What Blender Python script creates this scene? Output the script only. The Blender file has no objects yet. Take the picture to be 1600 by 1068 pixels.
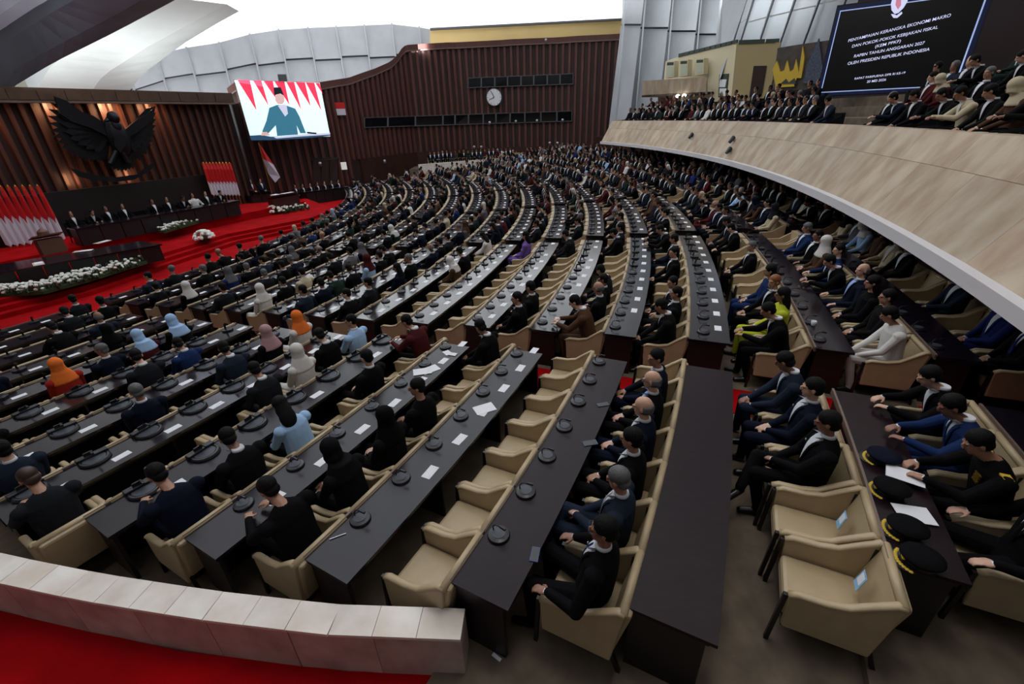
import bpy, bmesh, math, random
import numpy as np
from mathutils import Vector, Matrix
from mathutils.bvhtree import BVHTree
from math import sin, cos, radians, pi, atan2, hypot, sqrt, tan
random.seed(7)
C = bpy.context.scene.collection
SC = bpy.context.scene

# ------------------------------------------------------------------ camera
CAMZ = 4.25
F = 700.0
def _basis():
    d = np.array([851-800, 1934-534, F], float); d /= np.linalg.norm(d); up = -d
    fwd = np.array([0, 0, 1.]); Y = fwd-fwd.dot(up)*up; Y /= np.linalg.norm(Y)
    return np.cross(Y, up), Y, up
BX, BY, BU = _basis()
cam_d = bpy.data.cameras.new('camera'); cam = bpy.data.objects.new('camera', cam_d); C.objects.link(cam)
cam_d.sensor_width = 36; cam_d.lens = F/1600*36; cam_d.clip_start = .05; cam_d.clip_end = 500
R3 = Matrix(((BX[0], -BX[1], -BX[2]), (BY[0], -BY[1], -BY[2]), (BU[0], -BU[1], -BU[2])))
cam.matrix_world = Matrix.Translation((0, 0, CAMZ)) @ R3.to_4x4()
SC.camera = cam

# ------------------------------------------------------------------ world, lights, exposure
w = bpy.data.worlds.new('world'); SC.world = w; w.use_nodes = True
w.node_tree.nodes['Background'].inputs[0].default_value = (.75, .82, 1, 1)
w.node_tree.nodes['Background'].inputs[1].default_value = .3
SC.view_settings.view_transform = 'Standard'; SC.view_settings.look = 'None'
SC.view_settings.gamma = 1; SC.view_settings.exposure = 0; SC.view_settings.use_curve_mapping = False
def area(name, loc, target, sx, sy, energy, col=(1, 1, 1), spread=180):
    l = bpy.data.lights.new(name, 'AREA'); l.shape = 'RECTANGLE'; l.size = sx; l.size_y = sy; l.energy = energy; l.color = col
    l.spread = radians(spread)
    o = bpy.data.objects.new(name, l); C.objects.link(o); o.location = loc
    v = Vector(target)-Vector(loc); o.rotation_euler = v.to_track_quat('-Z', 'Y').to_euler(); return o
# unseen area lights, added to brighten the white roof shell
area('roof_fill_light', (-8, 30, 11.5), (-8, 30, 40), 34, 40, 15000, (.92, .96, 1))
for az_, e_ in ((-38, 2600), (-24, 3600), (-8, 3600), (8, 3000)):
    q_ = Vector((69*sin(radians(az_)), 69*cos(radians(az_)), 12.6)); area('roof_fill_light', q_, q_*1.18+Vector((0, 0, 8)), 18, 2.5, e_, (.95, .98, 1))
area('shell_fill_light', (-27, 31, 6.6), (-30, 38, 20), 12, 2, 420, (.93, 1, .99))  # unseen pair of lights added to whiten the shells over the stage
area('shell_fill_light', (-21, 37, 6.6), (-22, 42, 16), 8, 3, 160, (.93, 1, .99))
area('panel_fill_light', (16, 40, 12), (20, 52, 9), 10, 2, 420, (.9, .97, 1))  # these unseen lights are added to lift the grey panels
area('panel_fill_light', (-30, 42, 7.5), (-36, 56, 9), 12, 1.5, 900, (.95, .95, 1))
area('panel_fill_light', (-14, 50.5, 11), (-16, 62, 11), 14, 1.5, 700, (.95, .95, 1))
area('beam_fill_light', (-21, 20, 7.0), (-20, 24, 18), 5, 5, 520, (.85, .9, 1))  # added unseen light, brightens the grey shell next to the beam
# downlights in the roof over the seats
area('hall_downlight', (-6, 26, 14.5), (-6, 26, 0), 26, 30, 1200, (.90, .95, 1))
area('hall_downlight', (1, 4, 13), (1, 5, 0), 3, 3, 240, (1, .95, .9))
area('balcony_downlight', (12, 12, 10.5), (9.5, 10.5, 3), 4, 22, 130, (1, .9, .8))

# ------------------------------------------------------------------ pixel helpers (the camera stands at 0,0,CAMZ)
def ray(px, py):
    v = np.array([px-800, py-534, F], float)
    r = np.array([v@BX, v@BY, v@BU]); return r
def PD(px, py, d):            # point on the ray at horizontal distance d
    r = ray(px, py); k = d/hypot(r[0], r[1]); return Vector((r[0]*k, r[1]*k, CAMZ+r[2]*k))
def G(px, py, z):             # point where the ray meets height z
    r = ray(px, py); k = (z-CAMZ)/r[2]; return Vector((r[0]*k, r[1]*k, z))
def AZ(az, d, z=0): return Vector((d*sin(radians(az)), d*cos(radians(az)), z))
def on_seg(px, py, a, b):     # ray meets the vertical plane through a,b
    r = ray(px, py); n = Vector((-(b.y-a.y), b.x-a.x)); t = (n.x*a.x+n.y*a.y)/(n.x*r[0]+n.y*r[1])
    return Vector((r[0]*t, r[1]*t, CAMZ+r[2]*t))
CX, CY = -40.8, 24.4          # centre of the seat arcs
def PO(R, phi, z=0): p = radians(phi); return Vector((CX+R*cos(p), CY-R*sin(p), z))
def in_view(p, m=90):
    v = np.array([p[0], p[1], p[2]-CAMZ]); c = np.array([BX[0]*v[0]+BY[0]*v[1]+BU[0]*v[2], BX[1]*v[0]+BY[1]*v[1]+BU[1]*v[2], BX[2]*v[0]+BY[2]*v[1]+BU[2]*v[2]])
    if c[2] < .1: return False
    x = 800+F*c[0]/c[2]; y = 534+F*c[1]/c[2]
    return -m < x < 1600+m and -m < y < 1068+m

def pix(p):
    v = np.array([p[0], p[1], p[2]-CAMZ]); c = np.array([BX[0]*v[0]+BY[0]*v[1]+BU[0]*v[2], BX[1]*v[0]+BY[1]*v[1]+BU[1]*v[2], BX[2]*v[0]+BY[2]*v[1]+BU[2]*v[2]])
    return 800+F*c[0]/c[2], 534+F*c[1]/c[2]
# ------------------------------------------------------------------ materials
MATS = {}
def mat(name, col, rough=.6, metal=0, noise=0, scale=8, col2=None, bump=0, emit=0, spec=.5, coat=0, stretch=(1, 1, 1), rand=0):
    if name in MATS: return MATS[name]
    m = bpy.data.materials.new(name); m.use_nodes = True; nt = m.node_tree; b = nt.nodes['Principled BSDF']
    b.inputs['Base Color'].default_value = (*col, 1); b.inputs['Roughness'].default_value = rough; b.inputs['Metallic'].default_value = metal
    b.inputs['Specular IOR Level'].default_value = spec
    if coat: b.inputs['Coat Weight'].default_value = coat; b.inputs['Coat Roughness'].default_value = .15
    if noise or bump:
        tc = nt.nodes.new('ShaderNodeTexCoord'); mp = nt.nodes.new('ShaderNodeMapping'); mp.inputs['Scale'].default_value = stretch
        nz = nt.nodes.new('ShaderNodeTexNoise'); nz.inputs['Scale'].default_value = scale; nz.inputs['Detail'].default_value = 5
        nt.links.new(tc.outputs['Object'], mp.inputs[0]); nt.links.new(mp.outputs[0], nz.inputs['Vector'])
        if noise:
            cr = nt.nodes.new('ShaderNodeValToRGB'); c2 = col2 or tuple(c*(1-noise) for c in col)
            cr.color_ramp.elements[0].position = .33; cr.color_ramp.elements[1].position = .68
            cr.color_ramp.elements[0].color = (*c2, 1); cr.color_ramp.elements[1].color = (*col, 1)
            nt.links.new(nz.outputs['Fac'], cr.inputs[0]); nt.links.new(cr.outputs[0], b.inputs['Base Color'])
        if bump:
            bp = nt.nodes.new('ShaderNodeBump'); bp.inputs['Strength'].default_value = bump; bp.inputs['Distance'].default_value = .01
            nt.links.new(nz.outputs['Fac'], bp.inputs['Height']); nt.links.new(bp.outputs[0], b.inputs['Normal'])
    if rand:
        oi = nt.nodes.new('ShaderNodeObjectInfo'); mr = nt.nodes.new('ShaderNodeMapRange'); mr.inputs[3].default_value = 1-rand; mr.inputs[4].default_value = 1+rand*.6
        hs = nt.nodes.new('ShaderNodeHueSaturation'); nt.links.new(oi.outputs['Random'], mr.inputs[0]); nt.links.new(mr.outputs[0], hs.inputs['Value'])
        src = cr.outputs[0] if noise else None
        if src: nt.links.new(src, hs.inputs['Color'])
        nt.links.new(hs.outputs[0], b.inputs['Base Color'])
        vm = nt.nodes.new('ShaderNodeVectorMath'); vm.operation = 'SCALE'; cx = nt.nodes.new('ShaderNodeCombineXYZ'); cx.inputs[0].default_value = 9; cx.inputs[1].default_value = 7; cx.inputs[2].default_value = 5
        nt.links.new(cx.outputs[0], vm.inputs[0]); nt.links.new(oi.outputs['Random'], vm.inputs['Scale']); nt.links.new(vm.outputs[0], mp.inputs['Location'])
    if emit: b.inputs['Emission Color'].default_value = (*col, 1); b.inputs['Emission Strength'].default_value = emit
    MATS[name] = m; return m
def srgb(r, g, b):
    f = lambda c: ((c/255+.055)/1.055)**2.4 if c > 10 else c/255/12.92
    return (f(r), f(g), f(b))
M_skin = mat('skin', (.42, .215, .135), .5, noise=.15, scale=30)
M_skin2 = mat('skin_fair', (.58, .34, .24), .5)
M_skin3 = mat('skin_dark', (.26, .125, .08), .5)
SUIT = {'black': (.0022, .0022, .003), 'near black': (.004, .004, .005), 'navy': (.004, .006, .017), 'charcoal': (.010, .011, .014), 'slate blue': (.012, .018, .034),
        'blue': (.010, .025, .09), 'royal blue': (.010, .02, .11), 'dark green': (.01, .025, .018), 'maroon': (.06, .008, .01), 'brown': (.07, .035, .02), 'grey': (.12, .12, .13),
        'light blue': (.33, .5, .75), 'white': (.62, .6, .58), 'cream': (.5, .43, .3), 'red': (.3, .02, .015), 'purple': (.16, .09, .35), 'pink': (.42, .25, .27), 'yellow green': (.45, .5, .03), 'orange': (.75, .17, .03)}
def suit(c): return mat('cloth_'+c.replace(' ', '_'), SUIT[c], .85, bump=.15, scale=60, spec=.1)
M_hair = mat('hair_black', (.0025, .002, .002), .75, bump=.7, scale=60, stretch=(1, 1, .2), spec=.2)
M_hairg = mat('hair_grey', (.09, .09, .095), .6, bump=.5, scale=80)
M_hairo = mat('hair_auburn', (.22, .07, .02), .55)
M_shoe = mat('shoe_leather', (.005, .005, .005), .3)
M_shirt = mat('shirt_white', (.62, .64, .68), .8)
M_shirtb = mat('shirt_blue', (.3, .42, .7), .8)
M_tan = mat('chair_leather', (.45, .345, .205), .45, noise=.12, scale=5, bump=.12)
M_tand = mat('chair_piping', (.40, .31, .19), .5)
M_leg = mat('chair_leg_wood', (.006, .004, .004), .35)
M_desk = mat('desk_veneer', (.010, .007, .013), .17, noise=.35, scale=3, stretch=(2, 12, 2), spec=.75)
M_deskr = mat('desk_veneer_reddish', (.014, .006, .009), .3, noise=.35, scale=3, stretch=(2, 12, 2), spec=.18)
M_deskn = mat('desk_veneer_near', (.011, .008, .013), .26, noise=.35, scale=3, stretch=(2, 12, 2), spec=.36)
M_deskb = mat('desk_body', (.008, .006, .008), .45)
M_lip = mat('desk_lip', (.16, .11, .09), .4)
M_blk = mat('black_plastic', (.008, .008, .011), .35)
M_blk2 = mat('grey_mesh', (.04, .045, .06), .5)
M_paper = mat('paper', (.75, .76, .80), .8)
M_trav = mat('travertine', (.47, .385, .285), .55, noise=.35, scale=2.2, col2=(.31, .21, .125), bump=.1, stretch=(1, 1, .3), rand=.12)
M_travl = mat('travertine_pale', (.82, .78, .73), .5, noise=.2, scale=3, col2=(.66, .57, .49), bump=.1, rand=.06)
M_travp = mat('travertine_pink', (.58, .46, .41), .6, noise=.3, scale=3.5, col2=(.40, .28, .25), bump=.1, rand=.1)
M_carp = mat('brown_carpet', (.17, .13, .09), .95, noise=.45, scale=3.5, bump=.3)
M_red = mat('red_carpet', (.40, .002, .005), .95, noise=.35, scale=1.5, bump=.2, spec=.08)
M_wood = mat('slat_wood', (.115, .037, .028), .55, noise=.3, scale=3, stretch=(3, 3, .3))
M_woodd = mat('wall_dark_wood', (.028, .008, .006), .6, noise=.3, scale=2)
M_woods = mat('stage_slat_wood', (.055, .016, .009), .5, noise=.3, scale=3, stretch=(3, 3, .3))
M_corn = mat('cornice_wood', (.10, .055, .03), .5, noise=.3, scale=4)
M_dark = mat('dark_recess', (.004, .004, .005), .5)
M_glass = mat('dark_glass', (.004, .005, .007), .08)
M_frame = mat('grey_frame', (.09, .09, .10), .5)
M_panel = mat('grey_panel', (.50, .52, .55), .5, noise=.12, scale=.6)
M_rib = mat('panel_rib', (.5, .52, .55), .5)
M_ribd = mat('panel_rib_dark', (.05, .055, .07), .5)
M_shell = mat('roof_shell_white', (.78, .80, .80), .7, noise=.05, scale=1)
M_shelld = mat('roof_beam_shade', (.10, .10, .115), .6, noise=.25, scale=.7)  # shade of the beam's underside put into its dark base colour
M_dome = mat('roof_white', (.86, .87, .88), .8)
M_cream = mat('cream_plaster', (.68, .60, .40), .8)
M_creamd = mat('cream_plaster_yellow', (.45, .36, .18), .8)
M_green = mat('green_pattern', (.03, .05, .035), .6)
M_gold = mat('gold_paint', (.62, .42, .03), .5)
M_goldm = mat('gold_metal', (.7, .45, .08), .3, .9)
M_bronze = mat('dark_bronze', (.012, .014, .018), .38, .5)
M_flagr = mat('flag_red', (.55, .008, .012), .75)
M_flagw = mat('flag_white', (.62, .60, .68), .75)
M_flower = mat('white_petals', (.75, .75, .7), .7)
M_leaf = mat('leaves', (.02, .05, .015), .6)
M_silver = mat('metal_light', (.55, .56, .58), .35, .6)
M_yel = mat('yellow_chair', (.65, .62, .12), .6)
M_led = mat('lamp_glow', (1, .95, .85), .5, emit=6)

# ------------------------------------------------------------------ mesh builder
class MB:
    def __init__(s): s.v = []; s.f = []; s.m = []
    def add(s, vs, fs, mi=0):
        n = len(s.v); s.v.extend([tuple(v) for v in vs]); s.f.extend([tuple(i+n for i in f) for f in fs]); s.m.extend([mi]*len(fs)); return s
    def box(s, x0, y0, z0, x1, y1, z1, mi=0, T=None):
        vs = [Vector((x, y, z)) for z in (z0, z1) for (x, y) in ((x0, y0), (x1, y0), (x1, y1), (x0, y1))]
        if T: vs = [T@v for v in vs]
        return s.add(vs, [(3, 2, 1, 0), (4, 5, 6, 7), (0, 1, 5, 4), (1, 2, 6, 5), (2, 3, 7, 6), (3, 0, 4, 7)], mi)
    def prism(s, pts, off, mi=0):            # polygon pts extruded by vector off
        n = len(pts); off = Vector(off); a = [Vector(p) for p in pts]
        return s.add(a+[p+off for p in a], [tuple(range(n)), tuple(range(2*n-1, n-1, -1))]+[(i, i+n, (i+1) % n+n, (i+1) % n) for i in range(n)], mi)
    def bar(s, a, b, r, mi=0, r2=None, n=6, flat=1):
        a = Vector(a); b = Vector(b); d = (b-a).normalized(); u = d.orthogonal().normalized(); w_ = d.cross(u); r2 = r if r2 is None else r2
        vs = [p+(u*cos(2*pi*i/n)+w_*sin(2*pi*i/n)*flat)*q for p, q in ((a, r), (b, r2)) for i in range(n)]
        return s.add(vs, [tuple(range(n-1, -1, -1)), tuple(range(n, 2*n))]+[(i, (i+1) % n, n+(i+1) % n, n+i) for i in range(n)], mi)
    def tube(s, pts, r, mi=0, n=6):
        for a, b in zip(pts, pts[1:]): s.bar(a, b, r, mi, n=n)
        return s
    def lathe(s, prof, c=(0, 0, 0), n=16, mi=0, sx=1, sy=1, T=None):
        vs = [Vector((c[0]+r*cos(2*pi*i/n)*sx, c[1]+r*sin(2*pi*i/n)*sy, c[2]+z)) for r, z in prof for i in range(n)]
        if T: vs = [T@v for v in vs]
        fs = [(j*n+i, j*n+(i+1) % n, (j+1)*n+(i+1) % n, (j+1)*n+i) for j in range(len(prof)-1) for i in range(n)]
        fs += [tuple(range(n-1, -1, -1)), tuple(range((len(prof)-1)*n, len(prof)*n))]
        return s.add(vs, fs, mi)
    def ell(s, c, r, n=12, m=8, mi=0, T=None):
        prof = [(max(1e-3, sin(pi*j/m)), -cos(pi*j/m)) for j in range(m+1)]
        vs = [Vector((c[0]+p*cos(2*pi*i/n)*r[0], c[1]+p*sin(2*pi*i/n)*r[1], c[2]+z*r[2])) for p, z in prof for i in range(n)]
        if T: vs = [T@v for v in vs]
        fs = [(j*n+i, j*n+(i+1) % n, (j+1)*n+(i+1) % n, (j+1)*n+i) for j in range(m) for i in range(n)]
        return s.add(vs, fs, mi)
    def arc(s, R0, R1, z0, z1, p0, p1, n, mi=0, z0b=None, z1b=None):     # ring sector about the seat centre; b = heights at R1
        z0b = z0 if z0b is None else z0b; z1b = z1 if z1b is None else z1b
        vs = []
        for i in range(n+1):
            p = p0+(p1-p0)*i/n; vs += [PO(R0, p, z0), PO(R1, p, z0b), PO(R1, p, z1b), PO(R0, p, z1)]
        fs = [(0, 1, 2, 3), (n*4+3, n*4+2, n*4+1, n*4)]
        for i in range(n):
            for j in range(4): fs.append((i*4+j, i*4+4+j, i*4+4+(j+1) % 4, i*4+(j+1) % 4))
        return s.add(vs, fs, mi)
    def mesh(s, name, mats, smooth=False, bevel=0):
        me = bpy.data.meshes.new(name); me.from_pydata(s.v, [], s.f)
        for m in (mats if isinstance(mats, (list, tuple)) else [mats]): me.materials.append(m)
        me.polygons.foreach_set('material_index', s.m)
        bm = bmesh.new(); bm.from_mesh(me); bmesh.ops.recalc_face_normals(bm, faces=bm.faces)
        if bevel: bmesh.ops.bevel(bm, geom=list(bm.edges), offset=bevel, segments=2, affect='EDGES', profile=.5)
        bm.to_mesh(me); bm.free()
        if smooth: me.polygons.foreach_set('use_smooth', [True]*len(me.polygons))
        me.update(); return me
    def build(s, name, mats, parent=None, smooth=False, bevel=0, label=None):
        return link(name, s.mesh(name, mats, smooth, bevel), parent, label)
def link(name, me, parent=None, label=None):
    o = bpy.data.objects.new(name, me); C.objects.link(o)
    if parent is not None: o.parent = parent
    if label: o['label'] = label
    return o
def tag(o, label=None, cat=None, group=None, kind=None):
    if label: o['label'] = label
    if cat: o['category'] = cat
    if group: o['group'] = group
    if kind: o['kind'] = kind
    return o
def empty(name, loc=(0, 0, 0), rz=0, label=None, cat=None, group=None, kind=None):
    o = bpy.data.objects.new(name, None); C.objects.link(o); o.location = loc; o.rotation_euler = (0, 0, rz); o.empty_display_size = .1
    return tag(o, label, cat, group, kind)
def struct(o): o['kind'] = 'structure'; return o
ORD = ['first', 'second', 'third', 'fourth', 'fifth', 'sixth', 'seventh', 'eighth', 'ninth', 'tenth', 'eleventh', 'twelfth', 'thirteenth', 'fourteenth', 'fifteenth', 'sixteenth', 'seventeenth', 'eighteenth']

# ------------------------------------------------------------------ seat layout numbers
PITCH = 1.37
def RK(k): return {0: 47.82, -1: 49.45, -2: 50.85, -3: 52.3}.get(k, 45+(2-k)*PITCH)   # right (sitter's) edge of desk k
def DW(k): return .5 if k < 0 else .64 if k == 0 else .55
def SO(k): return .72 if k == 0 else .5 if k < 0 else .47       # hips behind the desk edge
def ZK(k): return .1*(2-k)
KMIN, KMAX = -3, 12
def near_end(k, b):
    if b == 0: return 26.8 if k < 0 else 28.2+.45*k if k < 5 else 30.6
    return [0, 22.3, 12.8, 4.1, -4.9, -13.6, -23.0][b]
def far_end(k, b): return [23.4 if k > -1 else 23.7, 13.6, 4.9, -4.1, -12.8, -22.1, -28.0 if k < 4 else -26.0][b]
BLK = ['nearest block', 'second block', 'third block', 'fourth block', 'fifth block', 'sixth block', 'farthest block']
def rowname(k): return ORD[KMAX-k]+' row from the stage'

# ================================================================== STRUCTURE
# floor: treads, one per seat row, stepping up away from the stage
fl = empty('floor'); struct(fl)
b = MB(); b.add([(-75, -30, -1.03), (60, -30, -1.03), (60, 86, -1.03), (-75, 86, -1.03)], [(0, 1, 2, 3)]); b.build('floor_base', M_carp, fl)
MB().arc(8, 31.5, -1.02, -1.0, 36, -38, 40).build('floor_red_carpet', M_red, fl)
MB().arc(31.4, RK(KMAX-1)-.5, -1.02, -.99, 22.3+1, 22.3-.2, 1).build('floor_runner', M_red, fl)
for k in range(KMIN, KMAX):
    r0, r1 = RK(k)-DW(k)-.01, (RK(k-1)-DW(k-1)-.01 if k > KMIN else RK(k)+15)
    MB().arc(r0, r1, -1.3, ZK(k), 44, -36, 60).build('floor_tread', M_carp, fl)
# red runners along the radial aisles
for ph in (22.85, 13.2, 4.5, -4.5, -13.2, -22.5):
    a = MB()
    for k in range(KMIN, KMAX):
        a.arc(RK(k)-DW(k)-.01, RK(k)+1.4 if k == KMIN else RK(k-1)-DW(k-1)-.01, ZK(k), ZK(k)+.012, ph+.42, ph-.42, 1)
    struct(a.build('floor_runner', M_red, fl))
# red walkway in front of the camera bench
b = MB(); pts = [(-7.2, 3.5), (-5.2, 2.87), (-3.1, 2.42), (-1.5, 2.2), (-.4, 2.15), (.35, 2.2), (1.0, 2.33), (1.15, 1.9), (1.15, -3), (-9, -3), (-9, 4.2)]
b.prism([(x, y, .035) for x, y in pts], (0, 0, .02)); struct(b.build('floor_red_walkway', M_red, None))

# roof: a wide white shell
b = MB(); n, m = 64, 12; vs = []; fs = []
for j in range(m+1):
    t = j/m*pi/2; r = cos(t); z = 12.2+21*sin(t)
    for i in range(n): vs.append((-8+62*r*cos(2*pi*i/n), 22+62*r*sin(2*pi*i/n), z))
for j in range(m):
    for i in range(n): fs.append((j*n+i, j*n+(i+1) % n, (j+1)*n+(i+1) % n, (j+1)*n+i))
b.add(vs, fs); b.m = [0]*len(b.f); struct(b.build('ceiling', M_dome, None, smooth=True))
b = MB(); vs = [(-8+62*cos(2*pi*i/n), 22+62*sin(2*pi*i/n), z) for z in (-1.2, 12.3) for i in range(n)]
b.add(vs, [(i, (i+1) % n, n+(i+1) % n, n+i) for i in range(n)]); struct(b.build('wall_outer', M_woodd, None))

# ---- far wall: slatted, swept top
WP = [AZ(-28.0, 43.5), AZ(-23.5, 43.2), AZ(-19.4, 44), AZ(-16, 47), AZ(-12.7, 50), AZ(-10.3, 52), AZ(-5, 53.6), AZ(0, 54), AZ(6, 54), AZ(12, 53.4), AZ(17.0, 52.6)]
def wall_at(px, py, out=0.0):            # point of the far wall on this ray (out: metres in front of it)
    r = ray(px, py); az = math.degrees(atan2(r[0], r[1]))
    azs = [math.degrees(atan2(p.x, p.y)) for p in WP]
    i = max(0, min(len(WP)-2, sum(1 for a in azs if a <= az)-1)); a, b_ = WP[i], WP[i+1]
    p = on_seg(px, py, a, b_); h = Vector((p.x, p.y, 0)).normalized()*out; q = p-h; q.z = CAMZ+(p.z-CAMZ)*(hypot(q.x, q.y)/hypot(p.x, p.y)); return q
TOP = [(345, 147), (365, 130), (500, 129), (545, 122), (585, 108), (610, 97), (621, 87), (628, 76), (634, 71), (700, 67), (800, 62), (900, 57), (1000, 51), (1041, 49)]
def wtop(az):                             # top height of the far wall at this azimuth
    zs = []
    for px, py in TOP:
        p = wall_at(px, py); zs.append((math.degrees(atan2(p.x, p.y)), p.z))
    if az <= zs[0][0]: return zs[0][1]
    for (a, z), (a2, z2) in zip(zs, zs[1:]):
        if a <= az <= a2: return z+(z2-z)*(az-a)/(a2-a)
    return zs[-1][1]
def wall_path(az):
    azs = [math.degrees(atan2(p.x, p.y)) for p in WP]
    i = max(0, min(len(WP)-2, sum(1 for a in azs if a <= az)-1)); a, b_ = WP[i], WP[i+1]
    d = Vector((sin(radians(az)), cos(radians(az)))); nn = Vector((-(b_.y-a.y), b_.x-a.x)); t = (nn.x*a.x+nn.y*a.y)/(nn.x*d.x+nn.y*d.y)
    return Vector((d.x*t, d.y*t, 0))
wf = empty('wall_back'); struct(wf)
azl = np.linspace(-28, 17, 120)
b = MB()
for a0, a1 in zip(azl, azl[1:]):
    p, q = wall_path(a0), wall_path(a1); o = Vector((p.x, p.y, 0)).normalized()*.5
    z0, z1 = wtop(a0)-.15, wtop(a1)-.15
    b.add([p+Vector((0, 0, -1)), q+Vector((0, 0, -1)), Vector((q.x, q.y, z1)), Vector((p.x, p.y, z0)), p+o+Vector((0, 0, -1)), q+o+Vector((0, 0, -1)), Vector((q.x, q.y, z1))+o, Vector((p.x, p.y, z0))+o],
          [(0, 1, 2, 3), (7, 6, 5, 4), (3, 2, 6, 7), (0, 3, 7, 4), (1, 5, 6, 2)])
b.build('wall_core', M_woodd, wf)
# slats
L = 0; az = -28.0; last = wall_path(az); slat_az = []
while az < 16.9:
    az += .05; p = wall_path(az)
    L += (p-last).length; last = p
    if L > .62: slat_az.append(az); L = 0
for a in slat_az:
    p = wall_path(a); q = wall_path(a+.1); t = (q-p).normalized(); nrm = Vector((-t.y, t.x, 0));
    if nrm.dot(p) > 0: nrm = -nrm
    zb = 1.35 if a > -17.5 else -.6
    zt = wtop(a)-.35
    MB().prism([p+t*.17+Vector((0, 0, zb)), p-t*.17+Vector((0, 0, zb)), p-t*.12+nrm*.16+Vector((0, 0, zb)), p+t*.12+nrm*.16+Vector((0, 0, zb))], (0, 0, zt-zb)).build('slat', M_wood, wf)
# cornice along the swept top
for nm, dz0, dz1, out in (('cornice_cap', -.42, .02, .22), ('cornice_bead', -.52, -.42, .28)):
    b = MB()
    for a0, a1 in zip(azl, azl[1:]):
        p, q = wall_path(a0), wall_path(a1); n0 = -p.normalized()*out
        b.add([Vector((p.x, p.y, wtop(a0)+dz0)), Vector((q.x, q.y, wtop(a1)+dz0)), Vector((q.x, q.y, wtop(a1)+dz1)), Vector((p.x, p.y, wtop(a0)+dz1)),
               Vector((p.x, p.y, wtop(a0)+dz0))+n0, Vector((q.x, q.y, wtop(a1)+dz0))+n0, Vector((q.x, q.y, wtop(a1)+dz1))+n0, Vector((p.x, p.y, wtop(a0)+dz1))+n0],
              [(4, 5, 6, 7), (7, 6, 2, 3), (0, 1, 5, 4), (0, 4, 7, 3), (1, 2, 6, 5)])
    b.build(nm, M_wood if nm == 'cornice_cap' else M_lip, wf)
# plain reddish band below the slats, right of the doors
b = MB()
for a0, a1 in zip(azl, azl[1:]):
    if a0 < -17: continue
    p, q = wall_path(a0), wall_path(a1); n0 = -p.normalized()*.1
    b.prism([p+n0+Vector((0, 0, -1)), q+n0+Vector((0, 0, -1)), q+n0+Vector((0, 0, 1.38)), p+n0+Vector((0, 0, 1.38))], -n0)
b.build('wall_dado', mat('dado_wood', (.045, .012, .006), .5, noise=.3, scale=2), wf)
# window strips: dark glazed openings in grey frames
def strip(idx, xs, yt, yb, fn=None):
    wn = empty('window_%d' % idx); struct(wn)
    for i, (x0, x1) in enumerate(zip(xs, xs[1:])):
        y0 = yt(x0); y1 = yt(x1); c0 = yb(x0); c1 = yb(x1)
        P = [wall_at(x0+.6, c0, .3), wall_at(x1-.6, c1, .3), wall_at(x1-.6, y1, .3), wall_at(x0+.6, y0, .3)]
        MB().prism(P, P[0].normalized()*.0+Vector((P[0].x, P[0].y, 0)).normalized()*.04).build('pane', M_glass, wn)
        b = MB(); 
        for (u, v) in ((0, 1), (1, 2), (2, 3), (3, 0)): b.bar(P[u]-Vector((P[u].x, P[u].y, 0)).normalized()*.02, P[v]-Vector((P[v].x, P[v].y, 0)).normalized()*.02, .045, n=4)
        b.build('window_frame', M_frame, wn)
strip(1, [731, 752, 773, 793, 814, 834, 855, 875, 896], lambda x: 122-(x-731)*.042, lambda x: 137-(x-731)*.036)
strip(2, [569, 606, 649, 692, 711, 732, 755, 775, 797, 820, 845, 870, 894], lambda x: 184-(x-569)*.033, lambda x: 199-(x-569)*.031)

# ---- stage wall
SA, SDIR = Vector((-20.5, 24, 0)), Vector((.469, .883, 0))
SN = Vector((.883, -.469, 0))                    # towards the seats
def SW(t, z=0, out=0): p = SA+SDIR*t+SN*out; p.z = z; return p
def on_stage(px, py, out=0): return on_seg(px, py, SW(0, 0, out), SW(5, 0, out))
ws = empty('wall_left'); struct(ws)
MB().prism([SW(-14, -1, -.5), SW(8.1, -1, -.5), SW(8.1, -1, 0), SW(-14, -1, 0)], (0, 0, 7.0)).build('wall_core', M_woodd, ws)
MB().prism([SW(7.6, -1, 0), SW(8.1, -1, 0), wall_path(-27.9)+Vector((0, 0, -1)), wall_path(-28.6)+Vector((0, 0, -1))], (0, 0, 6.9)).build('wall_return', M_woodd, ws)
t = -13.8
while t < 8.0:
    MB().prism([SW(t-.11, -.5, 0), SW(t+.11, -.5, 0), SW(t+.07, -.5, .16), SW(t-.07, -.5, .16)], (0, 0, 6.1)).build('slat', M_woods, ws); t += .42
MB().prism([SW(-14, 5.62, -.05), SW(8.1, 5.62, -.05), SW(8.1, 5.62, .55), SW(-14, 5.62, .55)], (0, 0, .5)).build('cornice_cap', M_corn, ws)
for i in range(18):
    MB().prism([SW(-10+i, 5.64, .55), SW(-9.04+i, 5.64, .55), SW(-9.04+i, 5.64, .58), SW(-10+i, 5.64, .58)], (0, 0, .4)).build('panel', M_corn, ws)
MB().prism([SW(-14, 5.52, .3), SW(8.1, 5.52, .3), SW(8.1, 5.52, .62), SW(-14, 5.52, .62)], (0, 0, .09)).build('cornice_bead', M_lip, ws)

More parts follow.
